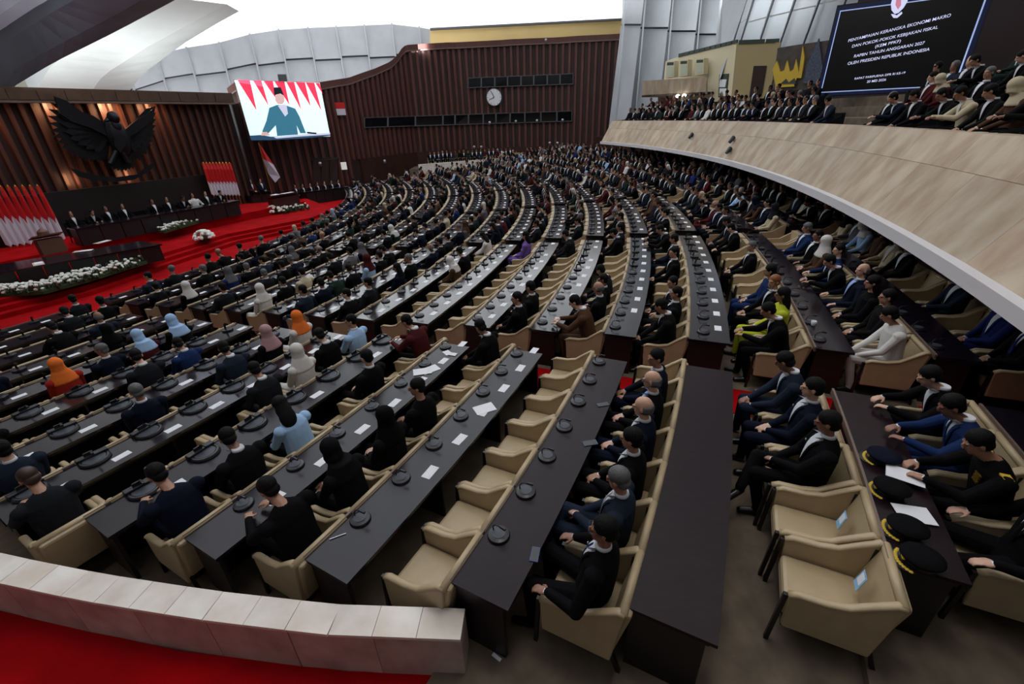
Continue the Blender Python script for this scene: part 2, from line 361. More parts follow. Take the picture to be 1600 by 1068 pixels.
# ---- grey louvred panel ribbon behind the walls (left part)
wu = empty('wall_upper'); struct(wu)
cols = [(150, 130), (197, 105), (243, 84), (291, 74), (342, 66), (390, 53), (435, 46), (481, 43), (525, 41), (569, 39), (612, 37), (655, 42), (690, 48)]
Dp = 64
def colpt(i, f_):                          # f_ 0 at the top edge, 1 low
    x, y = cols[i]; top = PD(x, y, Dp); bot = Vector((top.x, top.y, 3.0)); return top.lerp(bot, f_)
for i in range(len(cols)-1):
    offs = [0, .27+.02*(i % 2), .62, 1.0]
    for j in range(3):
        f0, f1 = offs[j], offs[j+1]; h0 = Vector((colpt(i, 0).x, colpt(i, 0).y, 0)).normalized()
        a, b_ = colpt(i, f0), colpt(i+1, f0); c, d = colpt(i+1, f1-.012), colpt(i, f1-.012)
        MB().prism([a+h0*.25, b_+h0*.25, c-h0*.25, d-h0*.25], h0*.12).build('panel', M_panel, wu)
    a = colpt(i, 0); h0 = Vector((a.x, a.y, 0)).normalized(); a = a-h0*.45
    MB().bar(a, Vector((a.x, a.y, 3)), .1, n=4).build('rib', M_rib, wu)
MB().prism([Vector((p.x*1.02, p.y*1.02, p.z)) for p in [colpt(i, .02) for i in range(len(cols))]+[colpt(i, 1) for i in range(len(cols)-1, -1, -1)]], (-.1, .5, 0)).build('backing', M_ribd, wu) if False else None
for i in range(len(cols)-1):
    a_, b_ = colpt(i, .03)*1.0, colpt(i+1, .03)*1.0; h0 = Vector((a_.x, a_.y, 0)).normalized()*.6
    MB().prism([a_+h0, b_+h0, Vector((b_.x, b_.y, 3))+h0, Vector((a_.x, a_.y, 3))+h0], h0*.2).build('backing', M_ribd, wu)  # dark sheet added to block light coming through the panel gaps
# right part, with tall mullions leaning inwards
wr = empty('wall_right_upper'); struct(wr)
rc = [(975, 48), (1006, 46), (1049, 44), (1093, 42), (1140, 40)]
for i in range(4):
    x0, x1 = rc[i][0], rc[i+1][0]
    for j, (y0, y1) in enumerate(((-70, -14), (-12, 37+i*5), (40+i*5, 200))):
        P = [PD(x0-(y0*.0)-(y0-0)*.12, y0, 50), PD(x1-(y0)*.12, y0, 48), PD(x1-(y1)*.12, y1, 47.6), PD(x0-(y1)*.12, y1, 49.6)]
        MB().prism(P, P[0]*.0+Vector((P[0].x, P[0].y, 0)).normalized()*.15).build('panel', M_panel, wr)
    MB().bar(PD(x0+9, -75, 49), PD(x0-15, 200, 49), .09, n=4).build('rib', M_rib, wr)
MB().prism([PD(984, -75, 52.5), PD(1150, -75, 51), PD(1125, 205, 51), PD(960, 205, 52.5)], Vector((.2, .8, 0))).build('backing', M_ribd, wr)  # added dark sheet, stops light leaking between the right panels
dm = [(1166, 0), (1178, 0), (1209, 0), (1243, 0), (1281, 0), (1322, 0), (1368, 0)]
for i, (x0, _) in enumerate(dm):
    s0 = .30+.035*i*.5
    MB().bar(PD(x0+70*s0, -70, 47-i*.4), PD(x0-120*s0, 120, 47-i*.4), .07, n=4).build('mullion', M_ribd, wr)
    if i < len(dm)-1:
        x1 = dm[i+1][0]; s1 = .30+.035*(i+1)*.5
        ycut = 46-(x0-1140)*.28
        for (ya, yb) in ((-70, ycut-1.2), (ycut+1.2, 124)):
            P = [PD(x0-ya*s0, ya, 47.4-i*.4), PD(x1-ya*s1, ya-8, 47-i*.4), PD(x1-yb*s1, yb-(8 if yb < 100 else 0), 47-i*.4), PD(x0-yb*s0, yb, 47.4-i*.4)]
            MB().prism(P, Vector((P[0].x, P[0].y, 0)).normalized()*.1).build('pane', M_panel, wr)
MB().prism([PD(1131, -70, 45), PD(1190, -70, 39), PD(1125, 124, 39), PD(1112, 124, 45)], Vector((.1, .15, 0))).build('panel', M_panel, wr)

# ---- yellow plaster band above the far wall, with a dark coping
yb_ = [PD(672, 70, 62), PD(672, 46, 62), PD(976, 30, 57), PD(976, 70, 57)]
struct(MB().prism(yb_, (0, 1.2, 0)).build('trim_1', mat('yellow_plaster', (.85, .62, .26), .8, noise=.08, scale=.5), None))
o = MB(); o.prism([PD(672, 47, 61.6), PD(672, 43.6, 61.6), PD(976, 28, 56.6), PD(976, 31, 56.6)], (0, 1.4, 0)); struct(o.build('trim_2', M_frame, None))
struct(MB().prism([PD(976, 70, 56), PD(976, -60, 56), PD(982, -60, 56), PD(982, 70, 56)], (0, 1, 0)).build('trim_3', M_shell, None))

# ---- huge roof shells over the stage
def shell(name, L1, L2, th, material, n=14):
    def samp(Lx, t):
        i = min(len(Lx)-2, int(t*(len(Lx)-1))); f = t*(len(Lx)-1)-i
        a, b2 = Lx[i], Lx[i+1]; return PD(a[0]+(b2[0]-a[0])*f, a[1]+(b2[1]-a[1])*f, a[2]+(b2[2]-a[2])*f)
    b = MB(); vs = []
    for i in range(n+1):
        a, c = samp(L1, i/n), samp(L2, i/n); up = Vector((a.x*.01, a.y*.01, .9)).normalized()*th
        mid = (a+c)/2-up*.35
        vs += [a, mid, c, c+up, a+up]
    fs = [(0, 1, 2, 3, 4), tuple(n*5+j for j in (4, 3, 2, 1, 0))]
    for i in range(n):
        for j in range(5): fs.append((i*5+j, i*5+5+j, i*5+5+(j+1) % 5, i*5+(j+1) % 5))
    b.add(vs, fs); return struct(b.build(name, material, None))
shell('ceiling_shell', [(50, 150, 46), (83, 98, 44), (150, 62, 42), (270, 2, 40), (420, -80, 37)], [(196, 150, 47), (222, 116, 46), (290, 66, 45), (350, 30, 43), (560, -80, 40)], 1.2, M_shell)
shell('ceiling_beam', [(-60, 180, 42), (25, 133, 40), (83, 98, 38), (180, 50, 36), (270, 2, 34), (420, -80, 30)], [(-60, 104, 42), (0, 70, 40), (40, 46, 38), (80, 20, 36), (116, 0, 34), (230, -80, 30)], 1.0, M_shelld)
shell('ceiling_shell', [(-90, 120, 43), (0, 70, 41), (40, 46, 39), (80, 20, 37), (116, 0, 35), (230, -80, 31)], [(-200, 40, 43), (-120, 10, 41), (-60, -20, 39), (-20, -50, 37), (20, -80, 35), (60, -120, 31)], 1.0, mat('roof_shell_grey', (.55, .57, .64), .6, noise=.1, scale=1))
shell('ceiling_shell', [(20, 160, 52), (40, 132, 52), (60, 110, 52), (90, 90, 52)], [(70, 160, 52), (85, 132, 52), (100, 100, 52), (120, 80, 52)], .6, mat('roof_shell_cream', (.62, .62, .5), .7))

# ---- balcony on the right
PE = -16.0
bal = empty('balcony', label='long curved balcony clad in beige travertine above the seats on the right', cat='balcony')
b = MB()
for zo, R0, R1, za, zb in ():
    pass
nph = 30; ph = [44+(PE-44)*i/nph for i in range(nph+1)]
zB, zT = 2.36, 3.78; RB, RT = 50.35, 51.2
for row_, (f0, f1, of) in enumerate(((0, .638, 0), (.642, 1, .5))):
    for i in range(-1, nph):
        st = (PE-44)/nph; p0, p1 = max(PE, 44+st*(i+of)+.0-.004*0), max(PE, 44+st*(i+of+1)+.005)
        if p0-p1 < .02: continue
        vs = []; ra, rb = RB+(RT-RB)*f0, RB+(RT-RB)*f1; za, zb_ = zB+(zT-zB)*f0, zB+(zT-zB)*f1
        for p in (p0, p1): vs += [PO(ra, p, za), PO(rb, p, zb_), PO(rb+.3, p, zb_), PO(ra+.3, p, za)]
        MB().add(vs, [(0, 1, 5, 4), (1, 2, 6, 5), (2, 3, 7, 6), (3, 0, 4, 7), (0, 3, 2, 1), (4, 5, 6, 7)]).build('travertine_panel', M_trav, bal)
MB().arc(50.2, 50.55, 2.20, 2.38, 44, PE, 60).build('ledge', mat('white_ledge', (.62, .6, .62), .6), bal)
MB().arc(50.3, 62, 2.24, 2.36, 44, PE, 60).build('underside', M_woodd, bal)
for i in range(5):
    MB().arc(51.5+i*.95, 62, 2.5, 3.18+.34*i, 44, PE, 50).build('tier', M_carp, bal)
b = MB().prism([PO(RB, PE, zB), PO(RT, PE, zT), PO(57, PE, zT+.4), PO(57, PE, zB)], PO(1, PE+90, 0)-PO(0, 0, 0)*1 if False else Vector((0, .2, 0))); b.build('end_panel', M_trav, bal)
# wall under the balcony
b = MB().arc(53.9, 54.3, 0, 2.4, 44, -24, 60); struct(b.build('wall_right', mat('under_balcony_wood', (.035, .007, .005), .55, noise=.3, scale=2), None))
# dark back wall of the balcony
q = [PD(1306, -60, 29), PD(1620, -60, 27), PD(2000, 60, 24)]
b = MB()
pa, pb, pc = AZ(33.2, 29.5), AZ(46, 27.2), AZ(62, 24)
for u, v in ((pa, pb), (pb, pc)):
    b.prism([u+Vector((0, 0, 2.4)), v+Vector((0, 0, 2.4)), v+Vector((0, 0, 13)), u+Vector((0, 0, 13))], Vector((u.x, u.y, 0)).normalized()*.4)
struct(b.build('wall_right_back', mat('red_brown_wall', (.018, .004, .004), .6, noise=.2, scale=1), None))

# ================================================================== DESKS
def make_desk(k, b):
    pn, pf = near_end(k, b), far_end(k, b); r1 = RK(k); r0 = r1-DW(k); z = ZK(k)
    m = M_deskr if (b == 0 and k in (-1, 0, 1)) else M_deskn if b == 0 and k < 5 else M_desk
    n = 10; pm = (pn+pf)/2
    root = empty('curved_desk', (0, 0, 0)); e = math.degrees(.03/r1)
    MB().arc(r0, r1, z+.715, z+.75, pn, pf, n).build('desktop', m, root)
    MB().arc(r0-.012, r0+.012, z+.70, z+.775, pn, pf, n).build('back_lip', M_lip, root)
    MB().arc(r0+.03, r0+.055, z+.015, z+.715, pn-e*2, pf+e*2, n).build('front_panel', M_deskb, root)
    MB().arc(r0+.03, r1-.05, z+.655, z+.70, pn-e, pf+e, n).build('under_rail', M_deskb, root)
    for p in (pn-e*1.2, pf+e*2.6):
        MB().arc(r0+.03, r1-.07, z, z+.66, p, p-e*1.3, 1).build('end_panel', M_deskb, root)
    if abs(pn-pf) > 5:
        for p in (pn+(pf-pn)/3, pn+(pf-pn)*2/3): MB().arc(r0+.05, r1-.12, z, z+.66, p, p-e, 1).build('divider', M_deskb, root)
    # move origin to the desk's middle
    c = PO(r1-.27, pm, z)
    for ch in root.children:
        ch.data.transform(Matrix.Translation(-c))
    root.location = c
    col = 'dark reddish brown' if m is M_deskr else 'dark brown'
    if b == 0 and k <= 1: desc = {1: 'bare dark reddish desk with phones and microphones', 0: 'bare empty dark reddish desk behind the suited men', -1: 'dark desk with peaked caps and papers', -2: 'dark desk at the right frame edge', -3: 'dark desk under the balcony'}[k]; lab = desc+', nearest block'
    else: lab = 'long curved %s desk, %s, %s' % (col, rowname(k), BLK[b])
    tag(root, lab, 'desk', 'curved desks in rows')
for k in range(KMIN, KMAX+1):
    for b in range(7):
        if k == -3 and b == 0: continue
        pts = [PO(RK(k), near_end(k, b), .7), PO(RK(k), far_end(k, b), .7), PO(RK(k), (near_end(k, b)+far_end(k, b))/2, .7)]
        if any(in_view(p, 60) for p in pts): make_desk(k, b)

# ================================================================== CHAIR
def chair_meshes():
    P = {}
    b = MB(); b.box(-.255, -.24, .30, .255, .33, .455); P['seat'] = b.mesh('seat', M_tan, bevel=.035)
    b = MB(); T = Matrix.Translation((0, -.235, .40)) @ Matrix.Rotation(radians(12), 4, 'X')
    b.box(-.285, -.075, -.10, .285, .02, .46, T=T); P['backrest'] = b.mesh('backrest', M_tan, bevel=.03)
    b = MB()
    prof = [(.31, .24), (.33, .60), (.27, .625), (.08, .63), (-.06, .665), (-.18, .76), (-.30, .85), (-.355, .845), (-.28, .24)]
    b.prism([(0, y, z) for y, z in prof], (.05, 0, 0)); P['arm'] = b.mesh('armrest', M_tan, bevel=.012)
    b = MB(); top = [(.325, .60), (.27, .632), (.08, .637), (-.06, .672), (-.18, .767), (-.30, .857), (-.35, .85)]
    vs = []; fs = []
    for j, (y, z) in enumerate(top):
        t_ = Vector((0, top[min(j+1, 6)][0]-top[max(j-1, 0)][0], top[min(j+1, 6)][1]-top[max(j-1, 0)][1])).normalized(); u_ = Vector((0, -t_.z, t_.y))
        vs += [Vector((.025, y, z))+Vector((1, 0, 0))*.036*cos(2*pi*i/8)+u_*.022*sin(2*pi*i/8) for i in range(8)]
    for j in range(6): fs += [(j*8+i, j*8+(i+1) % 8, j*8+8+(i+1) % 8, j*8+8+i) for i in range(8)]
    fs += [tuple(range(7, -1, -1)), tuple(range(48, 56))]; b.add(vs, fs)
    P['pad'] = b.mesh('arm_pad', M_tan, smooth=True)
    b = MB(); b.bar((0, .345, .60), (0, .375, 0), .024, n=4); P['fleg'] = b.mesh('leg', M_leg)
    b = MB(); b.bar((0, -.29, .80), (0, -.27, .30), .02, n=4); b.bar((0, -.27, .32), (0, -.385, 0), .024, n=4); P['rleg'] = b.mesh('leg', M_leg)
    b = MB(); b.box(-.29, -.27, .22, .29, .31, .27); P['frame'] = b.mesh('seat_frame', M_leg)
    b = MB(); b.bar((-.30, -.335, .845), (.30, -.335, .845), .036, n=10); P['roll'] = b.mesh('head_roll', M_tan, smooth=True)
    return P
CH = chair_meshes()
def chair_proto():
    r = empty('armchair')
    link('seat', CH['seat'], r); link('backrest', CH['backrest'], r); link('head_roll', CH['roll'], r); link('seat_frame', CH['frame'], r)
    for s in (-1, 1):
        o = link('armrest', CH['arm'], r); o.location.x = .265 if s > 0 else -.315
        q = link('arm_pad', CH['pad'], o)
        l = link('leg', CH['fleg'], r); l.location.x = s*.29
        l = link('leg', CH['rleg'], r); l.location.x = s*.275
    return r
def dup(root):
    r = root.copy(); C.objects.link(r)
    for ch in root.children:
        c = ch.copy(); C.objects.link(c); c.parent = r
        for g in ch.children: d = g.copy(); C.objects.link(d); d.parent = c
    return r
def bm_join(items, name):      # items: (mesh, matrix) -> one mesh, materials merged
    vs, fs, mi, mats, n = [], [], [], [], 0
    for me, M in items:
        idx = []
        for m in me.materials:
            if m not in mats: mats.append(m)
            idx.append(mats.index(m))
        vs += [tuple(M@v.co) for v in me.vertices]
        for p in me.polygons: fs.append(tuple(i+n for i in p.vertices)); mi.append(idx[p.material_index])
        n = len(vs)
    me = bpy.data.meshes.new(name); me.from_pydata(vs, [], fs)
    for m in mats: me.materials.append(m)
    me.polygons.foreach_set('material_index', mi); return me
# simple chair for the distant rows: one mesh
b = MB(); b.box(-.25, -.22, .28, .25, .33, .45); b.box(-.28, -.36, .30, .28, -.24, .87)
for s in (-1, 1):
    x0, x1 = (.25, .31) if s > 0 else (-.31, -.25)
    b.prism([(x0, y, z) for y, z in ((.33, .25), (.33, .62), (.02, .64), (-.2, .78), (-.33, .86), (-.3, .25))], (x1-x0, 0, 0))
    b.bar((s*.29, .34, .3), (s*.29, .36, 0), .025, 1, n=4); b.bar((s*.28, -.28, .3), (s*.28, -.36, 0), .025, 1, n=4)
CH_FAR = b.mesh('armchair', [M_tan, M_leg])
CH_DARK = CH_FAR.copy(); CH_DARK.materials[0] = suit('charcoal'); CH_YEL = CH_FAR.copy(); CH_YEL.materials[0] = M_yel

# ================================================================== PEOPLE
def capsule(b, a, c, ra, rc, mi, n=10, sx=1):
    a = Vector(a); c = Vector(c); d = (c-a); Ln = d.length; d = d.normalized() if Ln > 1e-6 else Vector((0, 0, 1))
    q = d.to_track_quat('Z', 'Y').to_matrix().to_4x4(); T = Matrix.Translation(a) @ q
    prof = [(max(1e-3, ra*sin(t)), -ra*cos(t)) for t in (0, .5, 1.0, pi/2)]+[(max(1e-3, rc*sin(t)), Ln-rc*cos(t)) for t in (pi/2, 2.1, 2.6, pi)]
    b.lathe(prof, n=n, mi=mi, T=T)
def loft(b, rings, mi, n=16):     # rings: (centre, rx, ry) horizontal ellipses
    vs = []
    for c, rx, ry in rings: vs += [Vector((c[0]+rx*cos(2*pi*i/n), c[1]+ry*sin(2*pi*i/n), c[2])) for i in range(n)]
    m = len(rings)
    b.add(vs, [(j*n+i, j*n+(i+1) % n, (j+1)*n+(i+1) % n, (j+1)*n+i) for j in range(m-1) for i in range(n)]+[tuple(range(n-1, -1, -1)), tuple(range((m-1)*n, m*n))], mi)
def hand(b, wrist, tip_dir, palm_n, side, curl, mi=0):
    d = Vector(tip_dir).normalized(); nrm = Vector(palm_n).normalized(); s = d.cross(nrm).normalized()*side; w0 = Vector(wrist)
    Bm = Matrix((s, d, nrm)).transposed().to_4x4(); T = Matrix.Translation(w0+d*.045) @ Bm
    b.ell((0, 0, 0), (.040, .052, .017), 12, 8, mi, T=T)
    for i, (o, Ln) in enumerate(((-.030, .062), (-.010, .072), (.010, .068), (.029, .052))):
        p = w0+d*.082+s*o; a1 = d; pts = [p]
        for j, fr in enumerate((.45, .32, .23)):
            ang = curl*(j+.6); dd = (d*cos(ang)-nrm*sin(ang)).normalized(); p = p+dd*Ln*fr; pts.append(p)
        for j in range(3): capsule(b, pts[j], pts[j+1], .0095-.0007*j, .009-.0007*j, mi, n=8)
    p0 = w0+d*.022-s*.03; p1 = p0+(d*.6-s*.65-nrm*.3).normalized()*.035; p2 = p1+(d*.9-s*.15-nrm*.4).normalized()*.032
    capsule(b, p0, p1, .013, .011, mi, n=8); capsule(b, p1, p2, .011, .0095, mi, n=8)

POSES = {
 # lean, wrists (x,y,z) for left/right, legs style, head yaw, head pitch
 'clasped':  dict(lean=.02, wl=(-.05, .27, .63), wr=(.05, .25, .65), legs='flat', yaw=0, pitch=-.08),
 'armrest':  dict(lean=-.02, wl=(-.285, .24, .70), wr=(.285, .22, .70), legs='wide', yaw=.25, pitch=0),
 'crossed':  dict(lean=-.01, wl=(-.03, .30, .68), wr=(.08, .26, .66), legs='cross', yaw=-.15, pitch=-.25),
 'writing':  dict(lean=.22, wl=(-.14, .50, .80), wr=(.12, .50, .80), legs='flat', yaw=.1, pitch=-.45),
 'turned':   dict(lean=.05, wl=(-.10, .32, .62), wr=(.10, .34, .62), legs='flat', yaw=.65, pitch=-.05),
 'hunched':  dict(lean=.12, wl=(-.12, .36, .60), wr=(.02, .40, .62), legs='flat', yaw=-.3, pitch=-.5),
}
DG = None
def remesh(b, name, mats, voxel, ratio, smooth=True):
    src = b.mesh(name+'_src', mats)
    vs = [v.co.copy() for v in src.vertices]; ps = [tuple(p.vertices) for p in src.polygons]; lab = [p.material_index for p in src.polygons]
    bvh = BVHTree.FromPolygons(vs, ps)
    o = bpy.data.objects.new('tmp', src); C.objects.link(o)
    m = o.modifiers.new('r', 'REMESH'); m.mode = 'VOXEL'; m.voxel_size = voxel; m.adaptivity = 0
    s = o.modifiers.new('s', 'SMOOTH'); s.factor = .5; s.iterations = 2
    d = o.modifiers.new('d', 'DECIMATE'); d.ratio = ratio
    dg = bpy.context.evaluated_depsgraph_get(); me = bpy.data.meshes.new_from_object(o.evaluated_get(dg))
    me.materials.clear()
    for mm in mats: me.materials.append(mm)
    ids = []
    for p in me.polygons:
        r = bvh.find_nearest(p.center); ids.append(lab[r[2]] if r[2] is not None else 0)
    me.polygons.foreach_set('material_index', ids)
    if smooth: me.polygons.foreach_set('use_smooth', [True]*len(me.polygons))
    bpy.data.objects.remove(o); bpy.data.meshes.remove(src); me.name = name; me.update(); return me
def build_pose(name, P, woman=False):
    R = {}
    ln = P['lean']; sh = lambda z: ln*(z-.5)*1.3            # forward shift with height
    HS = .88 if woman else 1
    hc = Vector((0, -.045+sh(1.25)*1.15+max(0, -P['pitch'])*.10, 1.235-max(0, ln)*.12-max(0, -P['pitch'])*.05))
    HR = Matrix.Translation(hc) @ Matrix.Rotation(P['yaw'], 4, 'Z') @ Matrix.Rotation(P['pitch'], 4, 'X')
    def body(fine):
        b = MB()
        rings = [((0, .0, .46), .16, .13), ((0, -.03, .56), .19, .15), ((0, -.05+sh(.7), .70), .185, .14), ((0, -.06+sh(.86), .86), .205*HS, .14), ((0, -.065+sh(.97), .97), .205*HS, .125), ((0, -.07+sh(1.03), 1.035), .135*HS, .09), ((0, -.07+sh(1.07), 1.075), .065, .06)]
        loft(b, rings, 1)
        nk = Vector((0, -.07+sh(1.05), 1.04)); capsule(b, nk, hc+Vector((0, -.02, -.07)), .054*HS, .052*HS, 0)
        # head: skull, face, jaw, nose, ears, brow
        b.ell((0, -.012, .03), (.074, .092, .088) if fine else (.07, .085, .075), 16, 10, 0, T=HR); b.ell((0, .022, -.035), (.056, .062, .078), 14, 10, 0, T=HR)
        b.ell((0, .052, -.085), (.028, .026, .022), 10, 6, 0, T=HR)
        if fine:
            b.prism([HR@Vector(v) for v in ((-.008, .083, .02), (.008, .083, .02), (.016, .085, -.03), (-.016, .085, -.03))], (HR.to_3x3()@Vector((0, .022, -.008))), 0)
            for s in (-1, 1):
                b.ell((s*.076, -.005, -.005), (.010, .018, .032), 8, 6, 0, T=HR); b.ell((s*.028, .074, .022), (.022, .012, .008), 8, 6, 0, T=HR)
            b.ell((0, .080, -.055), (.022, .008, .006), 8, 6, 0, T=HR)
        for s, W in ((-1, P['wl']), (1, P['wr'])):
            S = Vector((s*.208*HS, -.065+sh(.97), .965)); W = Vector(W)
            v = W-S; dist = v.length; a_, f_ = .285, .255
            if dist > a_+f_-.01: f_ = dist-a_+.012
            ca = max(-1, min(1, (a_*a_+dist*dist-f_*f_)/(2*a_*dist))); ang = math.acos(ca)
            pole = Vector((s*.75, -.45, -.75)); ax = v.normalized(); pp = (pole-ax*pole.dot(ax)).normalized()
            El = S+ax*a_*cos(ang)+pp*a_*sin(ang)
            capsule(b, S, El, .072*HS, .057*HS, 1); capsule(b, El, W, .054*HS, .038*HS, 1); b.ell(S, (.080*HS, .08, .07), 10, 8, 1)
            fd = (W-El).normalized(); inw = Vector((-s*.5, .75, -.12)) if name != 'armrest' else Vector((0, 1, -.25))
            td = (fd*.4+inw).normalized(); up = Vector((0, 0, 1)); pn = (up-td*up.dot(td)).normalized()
            capsule(b, W, W+td*.02, .028, .026, 4 if fine else 1)
            if fine: hand(b, W+td*.012, td, pn, s, .35 if name != 'writing' else .5)
            else: b.ell(tuple(W+td*.07), (.045, .055, .03), 8, 6, 0)
        kz = .535
        for s in (-1, 1):
            hip = Vector((s*.09, .0, .53)); 
            if P['legs'] == 'cross' and s == 1:
                kn = Vector((.04, .44, .64)); an = Vector((-.22, .56, .40)); toe = an+Vector((-.13, .12, -.10))
            elif P['legs'] == 'wide':
                kn = Vector((s*.19, .44, kz)); an = Vector((s*.19, .42, .09)); toe = Vector((s*.22, .58, .035))
            else:
                kn = Vector((s*.11, .45, kz)); an = Vector((s*.12, .40+.06*s, .09)); toe = an+Vector((s*.03, .16, -.055))
            capsule(b, hip, kn, .096, .070, 2); capsule(b, kn, an, .068, .050, 2)
            capsule(b, an+Vector((0, -.01, -.035)), toe, .042, .036, 3)
        return b
    mats = [M_skin, suit('black'), suit('black'), M_shoe, M_shirt]
    R['hi'] = remesh(body(True), 'person_body', mats, .0075, .16)
    b = body(False)
    hm = 5
    # low version keeps hair as part of the one mesh
    b.ell((0, -.035, .05), (.090, .100, .095), 12, 8, hm, T=HR)
    if woman: b.ell((0, -.06, -.06), (.085, .06, .12), 10, 8, hm, T=HR)
    R['lo'] = remesh(b, 'person', mats+[M_hair], .022, .12)
    hb = MB(); hb.ell((0, -.020, .043), (.083, .096, .087), 18, 12, 0, T=HR); hb.ell((0, -.05, -.02), (.072, .06, .06), 14, 8, 0, T=HR)
    R['hair'] = hb.mesh('hair', M_hair, smooth=True)
    hb = MB(); hb.ell((0, -.020, .045), (.09, .10, .09), 18, 12, 0, T=HR); hb.ell((0, -.06, -.06), (.095, .065, .13), 14, 8, 0, T=HR); hb.ell((0, -.09, -.16), (.10, .05, .14), 14, 8, 0, T=HR)
    R['longhair'] = remesh(hb, 'hair', [M_hair], .012, .3)
    hb = MB(); hb.ell((0, -.02, .03), (.098, .11, .105), 18, 12, 0, T=HR); hb.ell((0, -.01, -.09), (.085, .09, .07), 14, 8, 0, T=HR)
    loft(hb, [((hc.x, hc.y-.02, hc.z), .09, .10), ((hc.x*.7, hc.y-.02, hc.z-.09), .10, .10), ((0, -.06+sh(1.09), 1.10), .125, .11), ((0, -.06+sh(1.05), 1.05), .15, .12), ((0, -.055+sh(.95), .95), .205, .155), ((0, -.05+sh(.9), .92), .20, .15)], 0)
    R['scarf'] = remesh(hb, 'headscarf', [M_shirt], .012, .3)
    # balding fringe
    hb = MB(); hb.lathe([(.079, -.05), (.086, -.02), (.085, .02), (.078, .035)], c=(0, -.040, 0), n=18, T=HR, sx=.98, sy=.92)
    R['fringe'] = hb.mesh('hair_fringe', M_hairg, smooth=True)
    # faces for scarves and others: eyes
    for s in (-1, 1):
        eb = MB(); eb.ell((s*.028, .0765, .008), (.011, .007, .005), 8, 5, 0, T=HR); R['eye%d' % s] = eb.mesh('eye', M_hair, smooth=True)
    gb = MB()
    for s in (-1, 1):
        pts = [HR@Vector((s*.032+.024*cos(t), .101, .006+.018*sin(t))) for t in np.linspace(0, 2*pi, 11)]; gb.tube(pts, .0025, n=4)
        gb.bar(HR@Vector((s*.056, .098, .01)), HR@Vector((s*.08, .0, .01)), .0025, n=4)
    gb.bar(HR@Vector((-.008, .103, .01)), HR@Vector((.008, .103, .01)), .0025, n=4)
    R['glasses'] = gb.mesh('glasses', M_blk)
    # shirt, tie, lapels laid on the chest by ray casting
    me = R['hi']; bvh = BVHTree.FromPolygons([v.co.copy() for v in me.vertices], [tuple(p.vertices) for p in me.polygons])
    def patch(nm, zs, xf, off, material, nu=6, th=.006):
        vs = []; fs = []
        for z in zs:
            x0, x1 = xf(z)
            for i in range(nu+1):
                x = x0+(x1-x0)*i/nu; o = Vector((x, .45, z)); best = None
                hit = bvh.ray_cast(Vector((x, .20+sh(z), z)), Vector((0, -1, 0)))
                y = hit[0].y if hit[0] is not None else .05+sh(z)
                vs.append((x, y+off, z))
        nz = len(zs); w_ = nu+1
        for j in range(nz-1):
            for i in range(nu): fs.append((j*w_+i, j*w_+i+1, (j+1)*w_+i+1, (j+1)*w_+i))
        nV = len(vs); vs += [(x, y-th, z) for x, y, z in vs]; fs += [tuple(i+nV for i in reversed(f)) for f in fs]
        ed = [(j*w_) for j in range(nz)]; 
        for j in range(nz-1):
            for e in (0, nu): a, c = j*w_+e, (j+1)*w_+e; fs.append((a, c, c+nV, a+nV))
        mb = MB(); mb.add(vs, fs); return mb.mesh(nm, material, smooth=True)
    zs = [.74, .79, .84, .89, .94, .99, 1.03, 1.06, 1.075]
    R['shirt'] = patch('shirt_front', zs, lambda z: (-(z-.72)*.20, (z-.72)*.20), .009, M_shirt)
    R['tie'] = patch('tie', zs[:-1], lambda z: (-.030+.02*(z-.74)/.3, .030-.02*(z-.74)/.3), .016, suit('royal blue'), nu=2)
    lb = MB()
    for s in (-1, 1):
        q = patch('lapel', zs[:-2], lambda z: tuple(sorted((s*(z-.72)*.19, s*((z-.72)*.19+.035*min(1, (z-.70)*6))))), .013, suit('black'), nu=2)
        lb.add([v.co for v in q.vertices], [tuple(p.vertices) for p in q.polygons]); bpy.data.meshes.remove(q)
    R['lapels'] = lb.mesh('lapels', suit('black'), smooth=True)
    cb = MB(); cb.lathe([(.060, 0), (.066, .005), (.060, .035), (.056, .033)], c=(0, -.065+sh(1.07), 1.07), n=16); R['collar'] = cb.mesh('shirt_collar', M_shirt, smooth=True)
    mb = MB()
    for i in range(4):
        for j in range(3): mb.box(-.13+.022*i, .068+sh(.88), .86+.03*j, -.112+.022*i, .085+sh(.88), .88+.03*j)
    R['medals'] = mb.mesh('medals', M_goldm)
    for s in (-1, 1):
        mb = MB(); mb.box(s*.185-.04, -.10+sh(.98), 1.012, s*.185+.04, -.035+sh(.98), 1.028); R['epaulette%d' % s] = mb.mesh('epaulette', M_gold)
    mb = MB(); mb.ell((.09, .075+sh(.93), .93), (.013, .006, .013), 8, 5); R['pin'] = mb.mesh('lapel_pin', M_silver)
    R['HR'] = HR
    return R
PP = {n: build_pose(n, p) for n, p in POSES.items()}
PW = {n: build_pose(n, dict(POSES[n]), woman=True) for n in ('clasped', 'hunched')}

